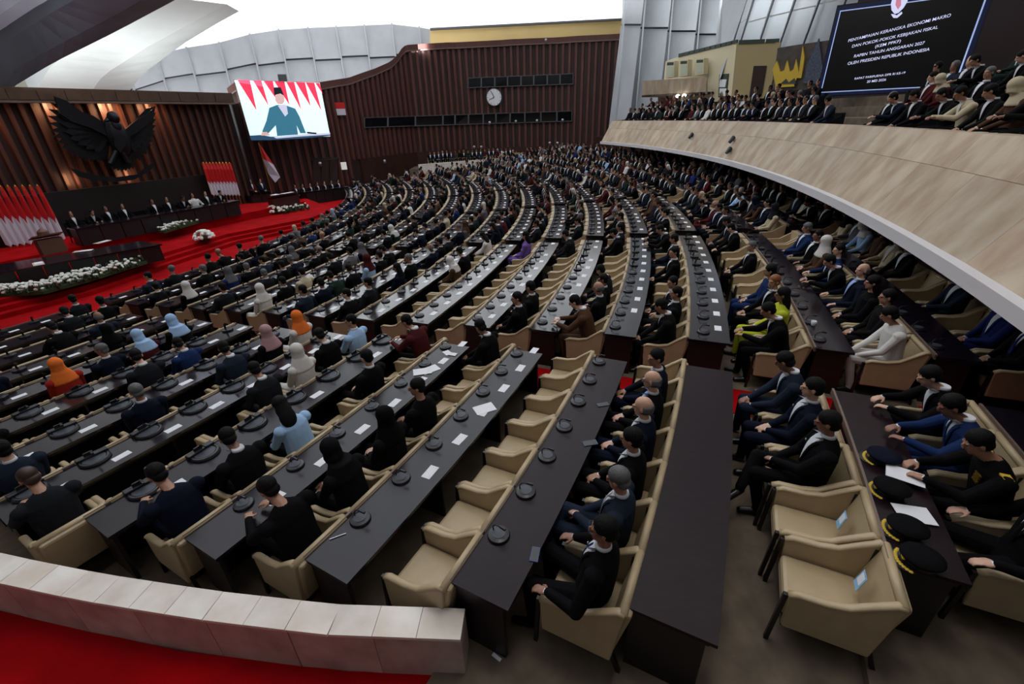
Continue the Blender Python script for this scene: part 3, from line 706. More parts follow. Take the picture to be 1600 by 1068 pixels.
def mslot(o, i, m): o.material_slots[i].link = 'OBJECT'; o.material_slots[i].material = m
n_detail_eyes = [0]
SKINS = [M_skin, M_skin, M_skin2, M_skin3]
def person(loc, rz, pose='clasped', top='black', bottom=None, hair='short', hairmat=None, extras=(), woman=False, tie=None, shirt=True, scarfc=None, skin=None, scale=1, label='', group=None, detail=True):
    src = PW[pose if pose in PW else 'clasped'] if woman else PP[pose]
    skin = skin or random.choice(SKINS); topm = suit(top); bot = suit(bottom or top)
    if not detail:
        o = link('person', src['lo']); mslot(o, 0, skin); mslot(o, 1, topm); mslot(o, 2, bot); mslot(o, 4, M_shirt)
        if hair == 'scarf': mslot(o, 5, suit(scarfc))
        elif hair == 'bald': mslot(o, 5, skin)
        else: mslot(o, 5, hairmat or M_hair)
        o.location = loc; o.rotation_euler = (0, 0, rz); o.scale = (scale,)*3
        root = o
        if shirt and not woman: link('shirt_front', src['shirt'], o)
    else:
        root = empty('person', loc, rz); root.scale = (scale,)*3
        o = link('body', src['hi'], root); mslot(o, 0, skin); mslot(o, 1, topm); mslot(o, 2, bot)
        if n_detail_eyes[0] < 60:
            link('eye', src['eye-1'], root); link('eye', src['eye1'], root); n_detail_eyes[0] += 1
        if hair == 'short': h = link('hair', src['hair'], root)
        elif hair == 'long': h = link('hair', src['longhair'], root)
        elif hair == 'scarf': h = link('headscarf', src['scarf'], root); mslot(h, 0, suit(scarfc))
        elif hair == 'bald': h = link('hair_fringe', src['fringe'], root)
        if hairmat and hair in ('short', 'long', 'bald'): mslot(h, 0, hairmat)
        if shirt and not woman:
            s = link('shirt_front', src['shirt'], root); link('shirt_collar', src['collar'], root)
            if shirt == 'blue': mslot(s, 0, M_shirtb)
            l = link('lapels', src['lapels'], root); mslot(l, 0, topm)
            if tie: t_ = link('tie', src['tie'], root); mslot(t_, 0, suit(tie))
        for e in extras:
            if e == 'epaulettes': link('epaulette', src['epaulette-1'], root); link('epaulette', src['epaulette1'], root)
            else: link(e, src[e], root)
    return tag(root, label, 'person', group)

# ---------------- occupancy
OV = {}   # (k,b,seat) -> dict or None (empty chair)
for s in range(9): OV[(2, 0, s)] = None
OV[(1, 0, 0)] = dict(pose='armrest', top='black', tie='blue', extras=('glasses', 'pin'), d='person in black suit, blue tie and glasses, arm on armrest')
OV[(1, 0, 1)] = dict(pose='crossed', top='slate blue', hairmat=M_hairg, tie='white', d='grey-haired person in navy suit looking down, legs crossed')
OV[(1, 0, 2)] = dict(pose='clasped', top='black', d='person in black suit with clasped hands')
OV[(1, 0, 3)] = dict(pose='clasped', top='navy', hair='bald', skin=M_skin2, d='bald person in navy suit')
OV[(1, 0, 4)] = dict(pose='clasped', top='black', hair='bald', shirt='blue', extras=('glasses',), skin=M_skin2, d='balding person with glasses and blue shirt')
OV[(1, 0, 5)] = dict(pose='turned', top='navy', d='dark-haired person in navy jacket turning aside')
OV[(1, 0, 6)] = None
OV[(0, 0, 0)] = None; OV[(0, 0, 1)] = None
OV[(0, 0, 2)] = dict(pose='crossed', top='black', extras=('pin',), d='person in black suit with silver pin, legs crossed')
OV[(0, 0, 3)] = dict(pose='clasped', top='navy', extras=('pin',), d='person in dark navy suit with hands folded')
OV[(0, 0, 4)] = dict(pose='hunched', top='slate blue', skin=M_skin3, d='person in slate blue suit leaning forward')
OV[(-1, 0, 0)] = dict(pose='armrest', top='black', extras=('medals', 'epaulettes'), tie='black', d='officer in black uniform with medals at the right frame edge')
OV[(-1, 0, 1)] = dict(pose='writing', top='black', extras=('medals', 'epaulettes'), tie='black', shirt=False, d='officer in dark uniform with yellow shoulder boards reading')
OV[(-1, 0, 2)] = dict(pose='writing', top='blue', tie='blue', d='person in navy blue suit reading papers')
OV[(-1, 0, 3)] = dict(pose='writing', top='black', d='person in black suit leaning on the desk')
for s in range(8): OV[(-2, 0, s)] = 'skip'; OV[(-3, 0, s)] = 'skip'
OV[(3, 0, 0)] = dict(pose='writing', top='black', shirt=False, d='person in black seen from behind in the near end chair')
OV[(3, 0, 1)] = dict(pose='hunched', top='near black', woman=True, hair='scarf', scarfc='near black', d='person in black headscarf bending forward')
OV[(3, 0, 2)] = dict(pose='writing', top='near black', woman=True, hair='scarf', scarfc='black', d='person in black headscarf beside another one')
OV[(3, 0, 3)] = dict(pose='turned', top='black', shirt=False, d='person in black turning to the neighbour')
OV[(3, 0, 4)] = None; OV[(3, 0, 5)] = None; OV[(3, 0, 6)] = dict(pose='hunched', top='black', d='person in black suit at the far end of the row')
OV[(4, 0, 0)] = dict(pose='writing', top='navy', shirt=False, d='person in navy jacket leaning over the desk in the near end chair')
OV[(4, 0, 1)] = dict(pose='hunched', top='near black', d='person in black suit looking down')
OV[(4, 0, 2)] = dict(pose='hunched', top='light blue', bottom='black', woman=True, hair='long', d='person with long black hair and light blue blouse')
OV[(4, 0, 3)] = None; OV[(4, 0, 5)] = None
OV[(4, 0, 4)] = dict(pose='clasped', top='black', skin=M_skin2, d='person in black suit looking left, face visible')
OV[(4, 0, 6)] = dict(pose='writing', top='maroon', bottom='black', d='person in dark maroon bending over')
OV[(5, 0, 0)] = dict(pose='writing', top='charcoal', shirt=False, hairmat=mat('hair_brown', (.03, .012, .008), .5), d='brown-haired person in charcoal jacket')
for s in (1, 2, 3): OV[(5, 0, s)] = None
OV[(5, 0, 4)] = dict(pose='hunched', top='charcoal', d='person in charcoal jacket looking down')
OV[(5, 0, 5)] = dict(pose='clasped', top='white', woman=True, hair='scarf', scarfc='white', d='person in white jacket and white headscarf')
OV[(5, 0, 6)] = dict(pose='hunched', top='black', d='person in black jacket at the far end of the row')
OV[(6, 0, 5)] = dict(pose='clasped', top='near black', woman=True, hair='scarf', scarfc='pink', d='person in pink headscarf')
OV[(6, 0, 6)] = dict(pose='clasped', top='white', woman=True, hair='scarf', scarfc='orange', d='person in white jacket and orange headscarf')
OV[(0, 1, 0)] = dict(pose='writing', top='black', d='person in black suit writing at the desk end')
OV[(0, 1, 1)] = dict(pose='clasped', top='yellow green', woman=True, hair='long', d='person with black hair in yellow-green top')
OV[(0, 1, 2)] = dict(pose='turned', top='black', hairmat=M_hairo, d='auburn-haired person in black jacket')
OV[(0, 1, 3)] = dict(pose='clasped', top='blue', bottom='blue', woman=True, hair='long', d='person with long dark hair in blue dress')
OV[(0, 1, 4)] = None; OV[(0, 1, 5)] = None
OV[(-1, 1, 0)] = dict(pose='hunched', top='white', woman=True, hair='short', d='person in white jacket in the near end chair')
OV[(-1, 1, 1)] = dict(pose='clasped', top='near black', woman=True, hair='short', d='person with black bob and black jacket')
OV[(-1, 1, 2)] = dict(pose='clasped', top='black', woman=True, hair='long', d='person in black top with folded hands')
OV[(-1, 1, 3)] = dict(pose='armrest', top='navy', skin=M_skin2, hair='bald', shirt='blue', d='person in navy suit with blue shirt')
OV[(-1, 1, 4)] = dict(pose='writing', top='black', d='person in black suit leaning forward')
OV[(-1, 1, 5)] = dict(pose='armrest', top='blue', skin=M_skin2, d='person in bright blue suit')
OV[(-2, 1, 0)] = dict(pose='clasped', top='black', tie='royal blue', d='person in black suit with blue tie at the desk end')
OV[(-2, 1, 1)] = dict(pose='clasped', top='royal blue', d='person in royal blue suit')
OV[(-2, 1, 4)] = None
for s in range(12):
    OV.setdefault((4, 1, s), None); OV.setdefault((3, 1, s), None)
OV[(3, 1, 0)] = dict(pose='turned', top='black', d='person in black turning back'); OV[(3, 1, 1)] = dict(pose='crossed', top='near black', d='person in black reading')
OV[(3, 1, 8)] = dict(pose='hunched', top='charcoal', d='person in charcoal jacket'); OV[(4, 1, 8)] = dict(pose='clasped', top='purple', woman=True, hair='long', d='person in purple blouse')
for s in (4, 5, 6, 7): OV[(2, 1, s)] = None
for s in (0, 1, 2, 3, 6, 7): OV[(5, 1, s)] = None
for s in (3, 4, 6): OV[(1, 1, s)] = None
OV[(8, 1, 0)] = dict(pose='writing', top='white', woman=True, hair='scarf', scarfc='white', d='person in white jacket and white headscarf')
OV[(10, 0, 1)] = dict(pose='clasped', top='orange', woman=True, hair='scarf', scarfc='orange', d='person in orange dress and orange headscarf')
OV[(8, 0, 2)] = dict(pose='clasped', top='red', woman=True, hair='scarf', scarfc='orange', d='person in red and orange headscarf')
FILL = {0: .5, 1: .72, 2: .88, 3: .9, 4: .92, 5: .92, 6: .92}
TOPS = ['black']*10+['near black']*7+['navy']*6+['charcoal']*4+['slate blue']*2+['blue', 'dark green', 'brown', 'maroon']
COLR = ['white', 'cream', 'grey', 'grey', 'light blue', 'maroon', 'brown', 'royal blue', 'purple', 'pink', 'red', 'maroon', 'brown', 'orange', 'yellow green']
def random_look(dull=1):
    r = random.random()/dull
    if r < .2:
        c = random.choice(COLR[:8]) if random.random() < .4 else random.choice(['black', 'navy', 'maroon', 'brown', 'dark green'])
        hr = random.choice(['scarf', 'scarf', 'long'])
        sc = random.choice(['white', 'cream', 'pink', 'grey', 'black', 'navy', 'charcoal', 'light blue', 'brown', 'maroon'])
        return dict(woman=True, pose=random.choice(['clasped', 'hunched']), top=c, bottom='black', hair=hr, scarfc=sc,
                    d='person in %s headscarf and %s jacket' % (sc, c) if hr == 'scarf' else 'person with long hair and %s jacket' % c)
    top = random.choice(TOPS) if random.random() < .955 else random.choice(COLR[:6])
    hm = M_hairg if random.random() < .12 else None; bald = random.random() < .06
    return dict(pose=random.choice(['clasped', 'clasped', 'armrest', 'crossed', 'writing', 'turned', 'hunched']), top=top, bottom=top if top in TOPS else 'black', hairmat=hm,
                hair='bald' if bald else 'short', d='%sperson in %s suit' % ('bald ' if bald else 'grey-haired ' if hm else '', top))
def seat_phis(k, b):
    pn, pf = near_end(k, b), far_end(k, b); R = RK(k)+SO(k)
    if b == 0 and k == 0: return [26.95, 26.2, 25.45, 24.7, 23.95]
    if b == 0 and k == -1: return [26.1, 25.4, 24.7, 24.0]
    if b == 0 and k < 5:
        st = {0: 26.75, -1: 26.05}.get(k, pn-.72); n = {0: 5, -1: 4}.get(k, 7 if k > 0 else 4)
        return [st-s*((st-pf-.2)/(n-1)) for s in range(n)]
    n = int(round(radians(pn-pf)*R/.675)); return [pn-(pn-pf)*(s+.5)/n for s in range(n)]
seats = []      # k,b,s,pos,rz,look
for k in range(KMIN, KMAX+1):
    for b in range(7):
        R = RK(k)+SO(k)
        sp = seat_phis(k, b); n = len(sp)
        for s, p in enumerate(sp):
            R = RK(k)+SO(k)+((p-25.4)*.055 if (k, b) == (0, 0) else 0)
            pos = PO(R, p, ZK(k))
            if not in_view(pos+Vector((0, 0, .6)), 70): continue
            lk = OV.get((k, b, s), 'rnd')
            if lk == 'skip': continue
            if lk == 'rnd': lk = random_look() if random.random() < FILL[b] else None
            seats.append((k, b, s, n, pos, pi/2-radians(p), lk))
def place_txt(k, b, s): return '%s from near end, %s row from stage, %s' % (ORD[s], ORD[KMAX-k], BLK[b])
def fit(desc, where):
    for wv in (where, where.replace(' from stage', ''), where.replace(' from near end', ' seat').replace(' from stage', ''), where.split(', ')[-1]):
        t = desc+', '+wv
        if len(t.replace(',', ' ').split()) <= 16: return t
    return desc
# balcony people
balc = []
for row in range(4):
    R = 51.95+row*.95; z = 3.18+.34*max(0, row-0); ph = 27.5; i = 0
    while ph > PE+1:
        pos = PO(R, ph, 3.18+.34*row-(.0))
        dens = .93 if row == 0 else (.75 if row < 3 else .6)
        if in_view(pos+Vector((0, 0, 1)), 60):
            cx_ = pix(pos+Vector((0, 0, 1.2)))[0]
            gap = (row == 0 and 1345 < cx_ < 1372) or (row == 0 and 1250 < cx_ < 1390 and random.random() < .5) or (row > 0 and 1285 < cx_ < 1445) or (row > 2 and cx_ < 1560)
            if random.random() < dens and not gap: balc.append((row, i, pos+Vector((0, 0, 0)), pi/2-radians(ph)))
            i += 1
        ph -= math.degrees(.66/R)
# far row along the back wall
farrow = []
for i, px in enumerate(np.arange(672, 962, 6.6)):
    a = math.degrees(atan2(*ray(px, 240)[:2])); w0 = wall_path(a); nrm = -w0.normalized(); pos = w0+nrm*2.6
    pos.z = .05; farrow.append((i, pos, atan2(-nrm.x, nrm.y), px > 928))

# chairs: nearest 300 as things, the rest one stuff mesh
allch = sorted(seats, key=lambda q: q[4].length); proto = chair_proto(); used = False; stuffc = []
NCH = 0
for q in allch:
    k, b, s, n, pos, rz, lk = q; d = pos.length
    if NCH < 300:
        lab = fit('%s beige armchair' % ('empty' if lk is None else 'occupied'), place_txt(k, b, s))
        if d < 13:
            c = dup(proto) if used else proto; used = True
        else: c = link('armchair', CH_FAR)
        c.location = pos; c.rotation_euler = (0, 0, rz); c.scale = (1, 1, 1)
        tag(c, lab, 'chair', 'beige armchairs along the curved desks'); NCH += 1
        if (k, b) == (0, 0) and s in (0, 1):
            m_ = MB(); T = Matrix.Translation((.02, -.185, .66)) @ Matrix.Rotation(radians(12), 4, 'X')
            m_.box(-.05, .012, -.08, .05, .016, .08, T=T); st = m_.build('seat_label_sheet', mat('blue_white_sheet', (.25, .5, .75), .6), c, label='light blue and white seat sheet')
            m_ = MB(); m_.box(-.035, .0165, -.03, .035, .018, .065, T=T); m_.build('sheet_print', M_paper, st)
    else: stuffc.append((CH_FAR, Matrix.Translation(pos) @ Matrix.Rotation(rz, 4, 'Z')))
if stuffc:
    tag(link('armchairs', bm_join(stuffc, 'armchairs')), 'remaining beige armchairs in the distant curved rows of the hall', 'chairs', 'beige armchairs along the curved desks', 'stuff')
m_ = [(CH_FAR, Matrix.Translation(p+Vector((0, 0, -.0))) @ Matrix.Rotation(rz, 4, 'Z')) for i, p, rz, y in farrow if not y]
tag(link('armchairs', bm_join(m_, 'wall_chairs')), 'row of beige armchairs along the foot of the slatted wall', 'chairs', None, 'stuff')
for i, p, rz, y in farrow:
    if y: o = link('armchair', CH_YEL); o.location = p; o.rotation_euler = (0, 0, rz); tag(o, 'empty yellow armchair by the slatted wall, %s of five' % ORD[i-(len(farrow)-5)], 'chair', 'yellow armchairs by the far wall')
struct(MB().prism([farrow[0][1]+Vector((-2, -1.5, -1)), farrow[-1][1]+Vector((2, -1.2, -1)), farrow[-1][1]+Vector((2, 3, -1)), farrow[-1][1]*.5+farrow[0][1]*.5+Vector((0, 3, -1)), farrow[0][1]+Vector((-2, 4, -1))], (0, 0, .94)).build('floor_far_step', M_carp, None))

# dark seats under the balcony crowd
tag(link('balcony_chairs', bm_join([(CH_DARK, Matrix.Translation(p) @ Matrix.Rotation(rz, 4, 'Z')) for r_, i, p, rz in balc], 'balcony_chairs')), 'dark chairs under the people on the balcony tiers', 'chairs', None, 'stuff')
# people
cand = []
for q in seats:
    if q[6]: k, b, s, n, pos, rz, lk = q; cand.append((pos.length, pos, rz, dict(lk), place_txt(k, b, s), 'people seated along the curved desks', (k, b, s) in OV))
for row, i, pos, rz in balc:
    lk = random_look(.5); cand.append((pos.length, pos+Vector((0, 0, 0)), rz, lk, '%s from right, %s balcony row' % (ORD[i] if i < 18 else '%dth' % (i+1), ORD[row]), 'people on the balcony', False))
for i, pos, rz, y in farrow:
    if not y and random.random() < .93: cand.append((pos.length, pos, rz, random_look(), '%d from left along the slatted far wall' % (i+1), 'people by the far wall', False))
cand.sort(key=lambda c: c[0]); stuffp = []
for n_, (d, pos, rz, lk, where, grp, own) in enumerate(cand):
    ds = lk.pop('d'); sc = 1.05 if own else random.uniform(1.0, 1.07)
    if n_ < 300:
        person(pos+Vector((0, 0, .0)), rz+(0 if own else random.uniform(-.12, .12)), scale=sc, label=fit(ds, where), group=grp, detail=(n_ < 190), **lk)
    else:
        src = PW['clasped' if lk['pose'] not in PW else lk['pose']] if lk.get('woman') else PP[lk['pose']]
        stuffp.append((src['lo'], lk, Matrix.Translation(pos) @ Matrix.Rotation(rz, 4, 'Z') @ Matrix.Diagonal((sc, sc, sc, 1)), src['shirt']))
# distant crowd in one mesh
cache = {}
def npmesh(me):
    if me.name not in cache:
        v = np.empty(len(me.vertices)*3); me.vertices.foreach_get('co', v); cache[me.name] = (v.reshape(-1, 3), [tuple(p.vertices) for p in me.polygons], [p.material_index for p in me.polygons])
    return cache[me.name]
vs, fs, mi, mats, n = [], [], [], [], 0
def mid(m):
    if m not in mats: mats.append(m)
    return mats.index(m)
for me, lk, M, sh_ in stuffp:
    v, f, ix = npmesh(me); A = np.array(M); vs.append(v@A[:3, :3].T+A[:3, 3])
    hm_ = suit(lk['scarfc']) if lk.get('hair') == 'scarf' else (lk.get('hairmat') or M_hair)
    t = [mid(random.choice(SKINS)), mid(suit(lk['top'])), mid(suit(lk.get('bottom') or lk['top'])), mid(M_shoe), mid(M_shirt), mid(hm_)]
    fs += [tuple(i+n for i in q) for q in f]; mi += [t[i] for i in ix]; n += len(v)
    if not lk.get('woman') and random.random() < .7:
        v, f, ix = npmesh(sh_); vs.append(v@A[:3, :3].T+A[:3, 3]); fs += [tuple(i+n for i in q) for q in f]; mi += [t[4]]*len(f); n += len(v)
if stuffp:
    me = bpy.data.meshes.new('seated_crowd'); me.from_pydata(np.concatenate(vs).tolist(), [], fs)
    for m in mats: me.materials.append(m)
    me.polygons.foreach_set('material_index', mi)
    tag(link('seated_crowd', me), 'dense crowd of seated people in dark suits filling the distant rows', 'crowd', None, 'stuff')

# ================================================================== THINGS ON THE DESKS
b = MB(); b.lathe([(.085, 0), (.092, .008), (.085, .022), (.06, .030), (.02, .034)], n=20); ME_base = b.mesh('base', M_blk, smooth=False)
b = MB(); b.lathe([(.055, .0305), (.054, .0345), (.0, .0355)], n=16); ME_ring = b.mesh('speaker_grille', M_blk2)
b = MB(); pts = [Vector((0, .05, .02)), Vector((0, .055, .07)), Vector((0, .03, .105)), Vector((0, -.02, .115))]; b.tube(pts, .006, n=5); ME_neck = b.mesh('gooseneck', M_blk)
b = MB(); b.bar((0, -.015, .115), (0, -.07, .11), .012, n=7); ME_cap = b.mesh('microphone_head', M_blk)
b = MB(); b.box(-.13, .03, .0, .13, .10, .05); b.box(-.06, .05, .05, .02, .052, .09); ME_box = b.mesh('unit_box', M_blk, bevel=.008)
b = MB(); b.lathe([(.125, 0), (.132, .01), (.12, .028), (.105, .03), (.1, .02), (0.0, .02)], n=24); ME_base2 = b.mesh('base', M_blk)
b = MB(); b.lathe([(.095, .021), (.094, .026), (0, .027)], n=20); ME_ring2 = b.mesh('speaker_grille', M_blk2)
b = MB(); b.box(-.10, -.055, 0, .10, .055, .002); ME_paper = b.mesh('paper_sheet', M_paper)
b = MB(); b.box(-.055, -.018, 0, .055, .018, .01); ME_mic_far = None
b = MB(); b.lathe([(.09, 0), (.09, .025), (.03, .03)], n=8); b.bar((0, .04, .02), (0, .02, .12), .018, n=3); b.bar((0, .02, .12), (0, -.06, .12), .018, n=3); ME_micfar = b.mesh('desk_microphone', M_blk)
mics, paps = [], []
for k in range(KMIN, KMAX+1):
    for b_ in range(7):
        R = RK(k)
        for s, p in enumerate(seat_phis(k, b_)):
            pm = PO(R-.40, p, ZK(k)+.75); pp = PO(R-.17, p-.28, ZK(k)+.7505)
            if not in_view(pm, 20): continue
            bare = b_ == 0 and k in (0, -1, -2)
            if not bare: mics.append((pm.length, k, b_, s, pm, pi/2-radians(p)))
            if not bare and not (b_ == 0 and k == 1) and not (k < 0) and random.random() < .86: paps.append((pp.length, k, b_, s, pp, pi/2-radians(p)))
mics.sort(key=lambda q: q[0]); paps.sort(key=lambda q: q[0])
stf = []; proto1 = proto2 = None
def mic_proto(big):
    r = empty('desk_microphone')
    link('base', ME_base2 if big else ME_base, r); link('speaker_grille', ME_ring2 if big else ME_ring, r); nk = link('gooseneck', ME_neck, r); link('microphone_head', ME_cap, nk)
    if big: link('unit_box', ME_box, r)
    return r
for i, (d, k, b_, s, pm, rz) in enumerate(mics):
    if i < 300:
        big = b_ == 0 and k >= 4
        if i < 90:
            if big:
                o = dup(proto2) if proto2 else mic_proto(True); proto2 = proto2 or o
            else:
                o = dup(proto1) if proto1 else mic_proto(False); proto1 = proto1 or o
        else: o = link('desk_microphone', ME_micfar)
        o.location = pm; o.rotation_euler = (0, 0, rz+(random.uniform(-.2, .2))); o.scale = (1.3,)*3 if big else (1.14,)*3
        tag(o, fit('black %sround-based gooseneck microphone' % ('large ' if big else ''), place_txt(k, b_, s).replace('from near end', 'along desk')), 'microphone', 'gooseneck microphones on the desks')
    else: stf.append((ME_micfar, Matrix.Translation(pm) @ Matrix.Rotation(rz, 4, 'Z')))
if stf: tag(link('desk_microphones', bm_join(stf, 'mics')), 'tiny black gooseneck microphones on the distant desks', 'microphones', 'gooseneck microphones on the desks', 'stuff')
stf = []
for i, (d, k, b_, s, pp, rz) in enumerate(paps):
    r = rz+random.uniform(-.06, .06)+(pi/2 if (b_ == 0 and k in (2, 3)) else 0)*0
    if i < 300:
        o = link('paper_sheet', ME_paper); o.location = pp; o.rotation_euler = (0, 0, r)
        tag(o, fit('small white paper sheet', place_txt(k, b_, s).replace('from near end', 'along desk')), 'paper', 'white paper sheets on the desks')
    else: stf.append((ME_paper, Matrix.Translation(pp) @ Matrix.Rotation(r, 4, 'Z')))
if stf: tag(link('paper_sheets', bm_join(stf, 'papers')), 'tiny white paper sheets on the distant desks', 'papers', 'white paper sheets on the desks', 'stuff')
def sheet(px, py, z, sx, sy, rz, label, m=M_paper, name='paper_sheet', h=.004, cat='paper'):
    p = G(px, py, z); o = MB().box(-sx/2, -sy/2, 0, sx/2, sy/2, h).build(name, m); o.location = p; o.rotation_euler = (0, 0, rz); return tag(o, label, cat)
zt = ZK(3)+.752
sheet(672, 577, zt, .2, .29, 2.2, 'large open white document on the desk of the scattered papers')
sheet(660, 580, zt+.005, .2, .29, 1.8, 'large white sheet partly under the open document')
sheet(699, 551, zt, .12, .17, .6, 'small white sheet near the far end of the papers desk'); sheet(707, 553, zt+.005, .1, .15, 1.2, 'tiny white slip beside the small sheet at the desk end')
sheet(757, 638, ZK(2)+.752, .2, .28, 2.0, 'white printed booklet on the desk in front of the empty chairs')
def phone(px, py, z, rz, col, label, L=.15, W=.075):
    p = G(px, py, z); r = empty('smartphone', p, rz, label, 'phone')
    MB().box(-W/2, -L/2, 0, W/2, L/2, .009).build('case', col, r, bevel=.003); MB().box(-W/2+.006, -L/2+.006, .009, W/2-.006, L/2-.006, .0098).build('screen', M_glass, r); return r
z1 = ZK(1)+.75
phone(836, 866, z1, 2.9, mat('phone_blue', (.02, .05, .22), .3), 'blue smartphone on the reddish desk near the near end')
phone(922, 692, z1, 1.75, mat('phone_navy', (.03, .05, .12), .3), 'dark blue smartphone in the middle of the reddish desk', .17, .09)
phone(942, 632, z1, 1.75, M_blk2, 'grey smartphone on the far half of the reddish desk', .16, .08)
sheet(528, 838, ZK(2)+.752, .007, .15, 2.0, 'thin silver pen at the near corner of the papers desk', M_silver, 'pen', .008, 'pen')
# cup on the desk by the white jacket
p = G(1270, 508, ZK(-1)+.75); r = empty('cup', p, 0, 'small white cup with handle on the dark desk by the white jacket', 'cup')
MB().lathe([(.025, 0), (.03, .005), (.04, .08), (.038, .08), (.026, .01), (.001, .01)], n=16).build('cup_body', M_paper, r, smooth=True)
MB().tube([Vector((.037+.02*sin(t), 0, .045+.022*cos(t))) for t in np.linspace(0, pi, 6)], .005, n=5).build('handle', M_paper, r)
# peaked caps
def cap(px, py, z, rz, label, crown='navy'):
    p = G(px, py, z); r = empty('peaked_cap', p, rz, label, 'cap', 'officers\' peaked caps on the desk')
    MB().lathe([(.095, 0), (.10, .04), (.135, .075), (.132, .088), (.06, .096), (.001, .097)], n=24, sy=1.08).build('crown', suit(crown), r, smooth=True)
    MB().lathe([(.0965, .008), (.101, .01), (.104, .038), (.0995, .042)], n=24, sy=1.08).build('band', M_goldm if crown == 'x' else M_blk, r)
    b = MB(); n = 10
    for i in range(n):
        a0, a1 = radians(-60+120*i/n), radians(-60+120*(i+1)/n)
        q = []
        for a in (a0, a1):
            ext = .075*cos(a*1.3)+.015
            q += [Vector((.10*sin(a), .105*cos(a), .012)), Vector(((.10+ext)*sin(a), (.105+ext)*cos(a), -.0+.002))]
        b.prism([q[0], q[1], q[3], q[2]], (0, 0, .004))
    v = b.build('visor', M_blk, r)
    b = MB()
    for i in range(11):
        a = radians(-48+96*i/10); b.ell((.140*sin(a), .150*cos(a), .010), (.016, .017, .006), 6, 4)
    b.build('gold_leaves', M_gold, v)
    b = MB(); b.ell((0, .118, .052), (.028, .012, .030), 8, 6); b.build('badge', M_gold, r)
zc = ZK(-1)+.752
cap(1378, 720, zc, 1.1, 'navy peaked cap farthest along the desk'); cap(1390, 770, zc, 1.2, 'dark peaked cap second from the far one', 'black')
cap(1414, 832, zc, 1.3, 'black peaked cap with gold leaves, second nearest', 'black'); cap(1436, 880, zc, 1.3, 'black peaked cap with gold leaves nearest the desk end', 'black')
sheet(1414, 742, zc+.05, .21, .29, .9, 'white document held over the desk by the seated officers'); sheet(1428, 803, zc+.01, .2, .27, 1.3, 'white sheet the uniformed officer writes on')
# white paper scrap on the carpet
sheet(776, 1026, ZK(1)+.002, .03, .09, .9, 'small white paper scrap on the carpet beside the desk end', h=.002)
sheet(1418, 596, ZK(-1)+.002, .05, .2, 1.4, 'white printed strip on the carpet behind the white-jacketed person', h=.004)

# ================================================================== FOREGROUND TRAVERTINE WALL
bw = empty('low_curved_wall', (-3, 2.8, 0), 0, 'low curved travertine wall with pale capstones beside the red carpet', 'wall')
def bend(t):                    # centre line of the top, t 0 right end .. 1 left
    P = [(-.48, 2.23), (-1.6, 2.31), (-2.75, 2.48), (-3.85, 2.68), (-4.95, 2.92), (-6.1, 3.22), (-7.3, 3.6), (-8.6, 4.1)]
    f = t*(len(P)-1); i = min(len(P)-2, int(f)); f -= i; a, c = P[i], P[i+1]; return Vector((a[0]+(c[0]-a[0])*f, a[1]+(c[1]-a[1])*f, 0))
N = 22; off = Vector((3, -2.8, 0))
for i in range(N):
    g = .0003
    a, c = bend(i/N+g), bend((i+1)/N-g); d = (c-a).normalized(); nr = Vector((-d.y, d.x, 0))
    if nr.y < 0: nr = -nr
    def q(p, o, z): return p+nr*o+Vector((0, 0, z))+off
    zt_ = .60+random.uniform(0, .002)
    MB().add([q(a, -.12, zt_-.03), q(c, -.12, zt_-.03), q(c, .13, zt_-.03), q(a, .13, zt_-.03), q(a, -.12, zt_), q(c, -.12, zt_), q(c, .13, zt_), q(a, .13, zt_)], [(0, 3, 2, 1), (4, 5, 6, 7), (0, 1, 5, 4), (1, 2, 6, 5), (2, 3, 7, 6), (3, 0, 4, 7)]).build('capstone', M_travl, bw)
    if i % 2 == 0:
        c = bend(min(1, (i+2)/N)-g); MB().add([q(a, -.105, 0), q(c, -.105, 0), q(c, .12, 0), q(a, .12, 0), q(a, -.105, .575), q(c, -.105, .575), q(c, .12, .575), q(a, .12, .575)], [(0, 3, 2, 1), (4, 5, 6, 7), (0, 1, 5, 4), (1, 2, 6, 5), (2, 3, 7, 6), (3, 0, 4, 7)]).build('stone_panel', M_travp, bw)
# far counterpart
p0, p1 = G(656, 275, -.2), G(862, 256, -.2); p0 = PD(656, 268, 43.5); p1 = PD(866, 252, 49.5); p0.z = p1.z = -.25
d = (p1-p0); nr = Vector((-d.y, d.x, 0)).normalized()
fb = empty('low_curved_wall', (p0+p1)/2, 0, 'distant low travertine wall before the row along the slatted wall', 'wall'); m0 = (p0+p1)/2
for i in range(10):
    a, c = p0.lerp(p1, i/10)-m0, p0.lerp(p1, (i+.98)/10)-m0
    MB().prism([a, c, c+nr*.3, a+nr*.3], (0, 0, 1.05)).build('stone_panel', M_travl, fb)

# ================================================================== SCREENS
def flat_on(A, B, poly, off, name, material, parent, emit_th=.01, n=None):
    pass
class Plane:                    # vertical plane through two points; u along, v up
    def __init__(s, A, B): s.A = Vector((A.x, A.y, 0)); s.d = (Vector((B.x, B.y, 0))-s.A); s.w = s.d.length; s.d.normalize(); s.n = Vector((s.d.y, -s.d.x, 0)); s.n = s.n if s.n.dot(-s.A) > 0 else -s.n
    def P(s, u, z, o=0): p = s.A+s.d*u+s.n*o; p.z = z; return p
    def px(s, x, y, o=0):
        q = on_seg(x, y, s.A+s.n*o, s.A+s.n*o+s.d); return q
    def poly(s, pts, o, th, name, material, parent, label=None): return MB().prism([s.px(x, y, o) for x, y in pts], s.n*-th).build(name, material, parent, label=label)
S1 = Plane(AZ(-27.1, 41), AZ(-19.4, 41.6))
s1 = empty('video_screen', S1.P(S1.w/2, 3.4), 0, 'large video screen showing a person in a black cap before red pennants', 'screen')
